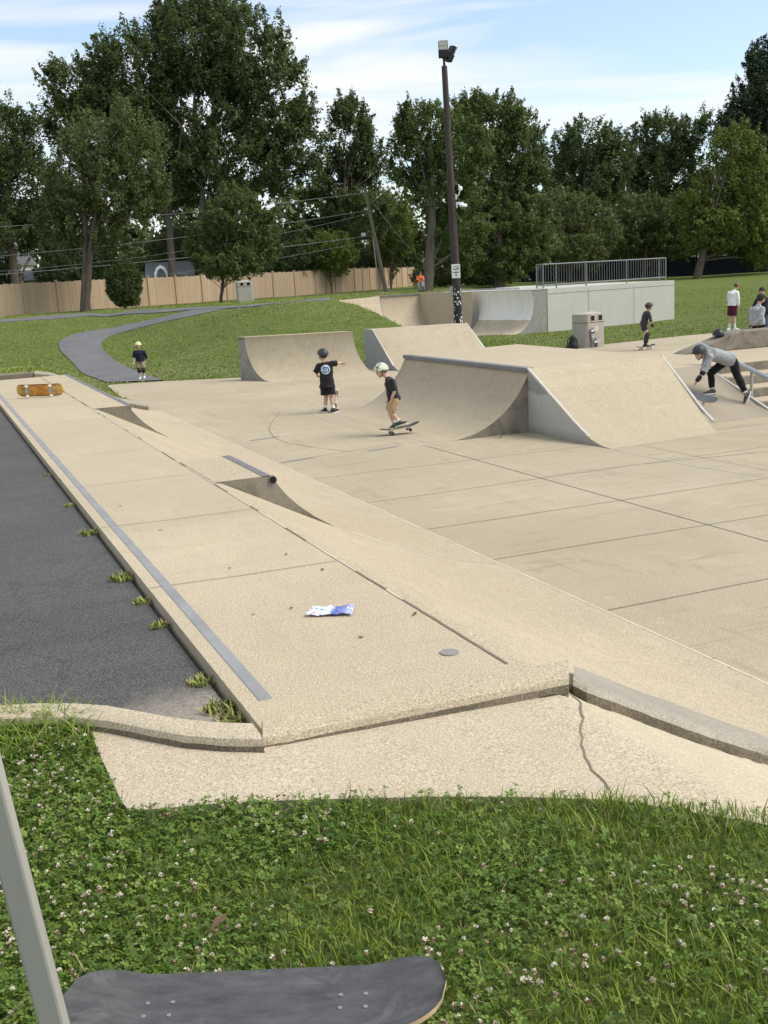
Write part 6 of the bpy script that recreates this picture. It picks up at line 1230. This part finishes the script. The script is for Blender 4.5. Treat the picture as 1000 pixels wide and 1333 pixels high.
V = np.stack([np.stack([x - np.cos(th) * w, y - np.sin(th) * w, z - .01], 1), np.stack([x + np.cos(th) * w, y + np.sin(th) * w, z - .01], 1), np.stack([x + ln[:, 0] + np.cos(th) * w * .3, y + ln[:, 1] + np.sin(th) * w * .3, z + h], 1), np.stack([x + ln[:, 0] - np.cos(th) * w * .3, y + ln[:, 1] - np.sin(th) * w * .3, z + h], 1)], 1)
T = np.clip(g.normal(.62, .17, n) + .12 * lownoise(x, y, .5, 4), 0, .93); tag(link('meadow_grass', mesh_np(V.reshape(-1, 3), np.arange(4 * n).reshape(n, 4), MEADOW, T)), kind='stuff')
k = np.arange(0, n, 3); k = k[lownoise(x[k], y[k], .55, 88) + 1.1 * ss(38 - (.372 * x[k] + .903 * y[k]), -8, 6) > g.normal(.75, .6, len(k))][:9000]; k = k[(.372 * x[k] + .903 * y[k]) > 27]; x, y, z = x[k] + g.normal(0, .1, len(k)), y[k] + g.normal(0, .1, len(k)), z[k] + .045; n = len(x); s_ = g.uniform(.008, .017, n); V = np.stack([np.stack([x - s_ * RV.x, y - s_ * RV.y, z], 1), np.stack([x, y, z - s_], 1), np.stack([x + s_ * RV.x, y + s_ * RV.y, z], 1), np.stack([x, y, z + s_], 1)], 1); V2 = np.stack([np.stack([x - s_ * FV.x, y - s_ * FV.y, z], 1), np.stack([x, y, z - s_], 1), np.stack([x + s_ * FV.x, y + s_ * FV.y, z], 1), np.stack([x, y, z + s_], 1)], 1); V = np.concatenate([V, V2]); n = len(V)
tag(link('meadow_clover_heads', mesh_np(V.reshape(-1, 3), np.arange(4 * n).reshape(n, 4), FLW, np.full(n, .72))), kind='stuff')
# ------------------------------------------------------------------ sky, sun, camera
SUN_EL, SUN_AZ = math.radians(50), math.radians(118)     # azimuth measured from +y towards +x
sdir = Vector((math.sin(SUN_AZ) * math.cos(SUN_EL), math.cos(SUN_AZ) * math.cos(SUN_EL), math.sin(SUN_EL)))
sl = bpy.data.lights.new('sun', 'SUN'); sl.energy = 1.68; sl.angle = math.radians(36); sl.color = (1.0, .94, .85)
so = bpy.data.objects.new('sun', sl); COL.objects.link(so); so.rotation_euler = sdir.to_track_quat('Z', 'Y').to_euler(); so.location = (0, 0, 60)
wd = bpy.data.worlds.new('World'); S.world = wd; wd.use_nodes = True; nt = wd.node_tree; bg_ = nt.nodes['Background']
sky = nt.nodes.new('ShaderNodeTexSky'); sky.sky_type = 'NISHITA'; sky.sun_disc = False; sky.sun_elevation = SUN_EL; sky.sun_rotation = SUN_AZ; sky.dust_density = .8; sky.ozone_density = 1.5; sky.air_density = 1.0
tc = nt.nodes.new('ShaderNodeTexCoord'); mp = nt.nodes.new('ShaderNodeMapping'); mp.inputs['Scale'].default_value = (1.3, 1.3, 13.0); mp.inputs['Rotation'].default_value = (0, .09, .25); mp.inputs['Location'].default_value = (.55, .2, .35); nt.links.new(tc.outputs['Generated'], mp.inputs[0])
nz = nt.nodes.new('ShaderNodeTexNoise'); nz.inputs['Scale'].default_value = 1.35; nz.inputs['Detail'].default_value = 8; nz.inputs['Roughness'].default_value = .52; nz.inputs['Distortion'].default_value = .5; nt.links.new(mp.outputs[0], nz.inputs['Vector'])
rp = nt.nodes.new('ShaderNodeValToRGB'); rp.color_ramp.elements[0].position = .44; rp.color_ramp.elements[0].color = (.14, .14, .14, 1); rp.color_ramp.elements[1].position = .60; nt.links.new(nz.outputs['Fac'], rp.inputs[0])
CLOUDV = 5.0
mx = nt.nodes.new('ShaderNodeMix'); mx.data_type = 'RGBA'; mx.inputs[7].default_value = (CLOUDV * .97, CLOUDV * .99, CLOUDV, 1); nt.links.new(rp.outputs[0], mx.inputs[0]); nt.links.new(sky.outputs[0], mx.inputs[6]); nt.links.new(mx.outputs[2], bg_.inputs[0]); bg_.inputs[1].default_value = .097
cam = bpy.data.cameras.new('camera'); cam.sensor_fit = 'VERTICAL'; cam.sensor_height = 36; cam.lens = 1400 / 1333 * 36; cam.clip_end = 2000; cam.clip_start = .05
co = bpy.data.objects.new('camera', cam); COL.objects.link(co); co.matrix_world = Matrix.Translation((0, 0, ZC)) @ Matrix([list(r) for r in RC]).to_4x4(); S.camera = co
S.view_settings.view_transform = 'Standard'; S.view_settings.look = 'None'; S.view_settings.exposure = 1.1; S.view_settings.gamma = 1
S.cycles.max_bounces = 6; S.cycles.transparent_max_bounces = 4
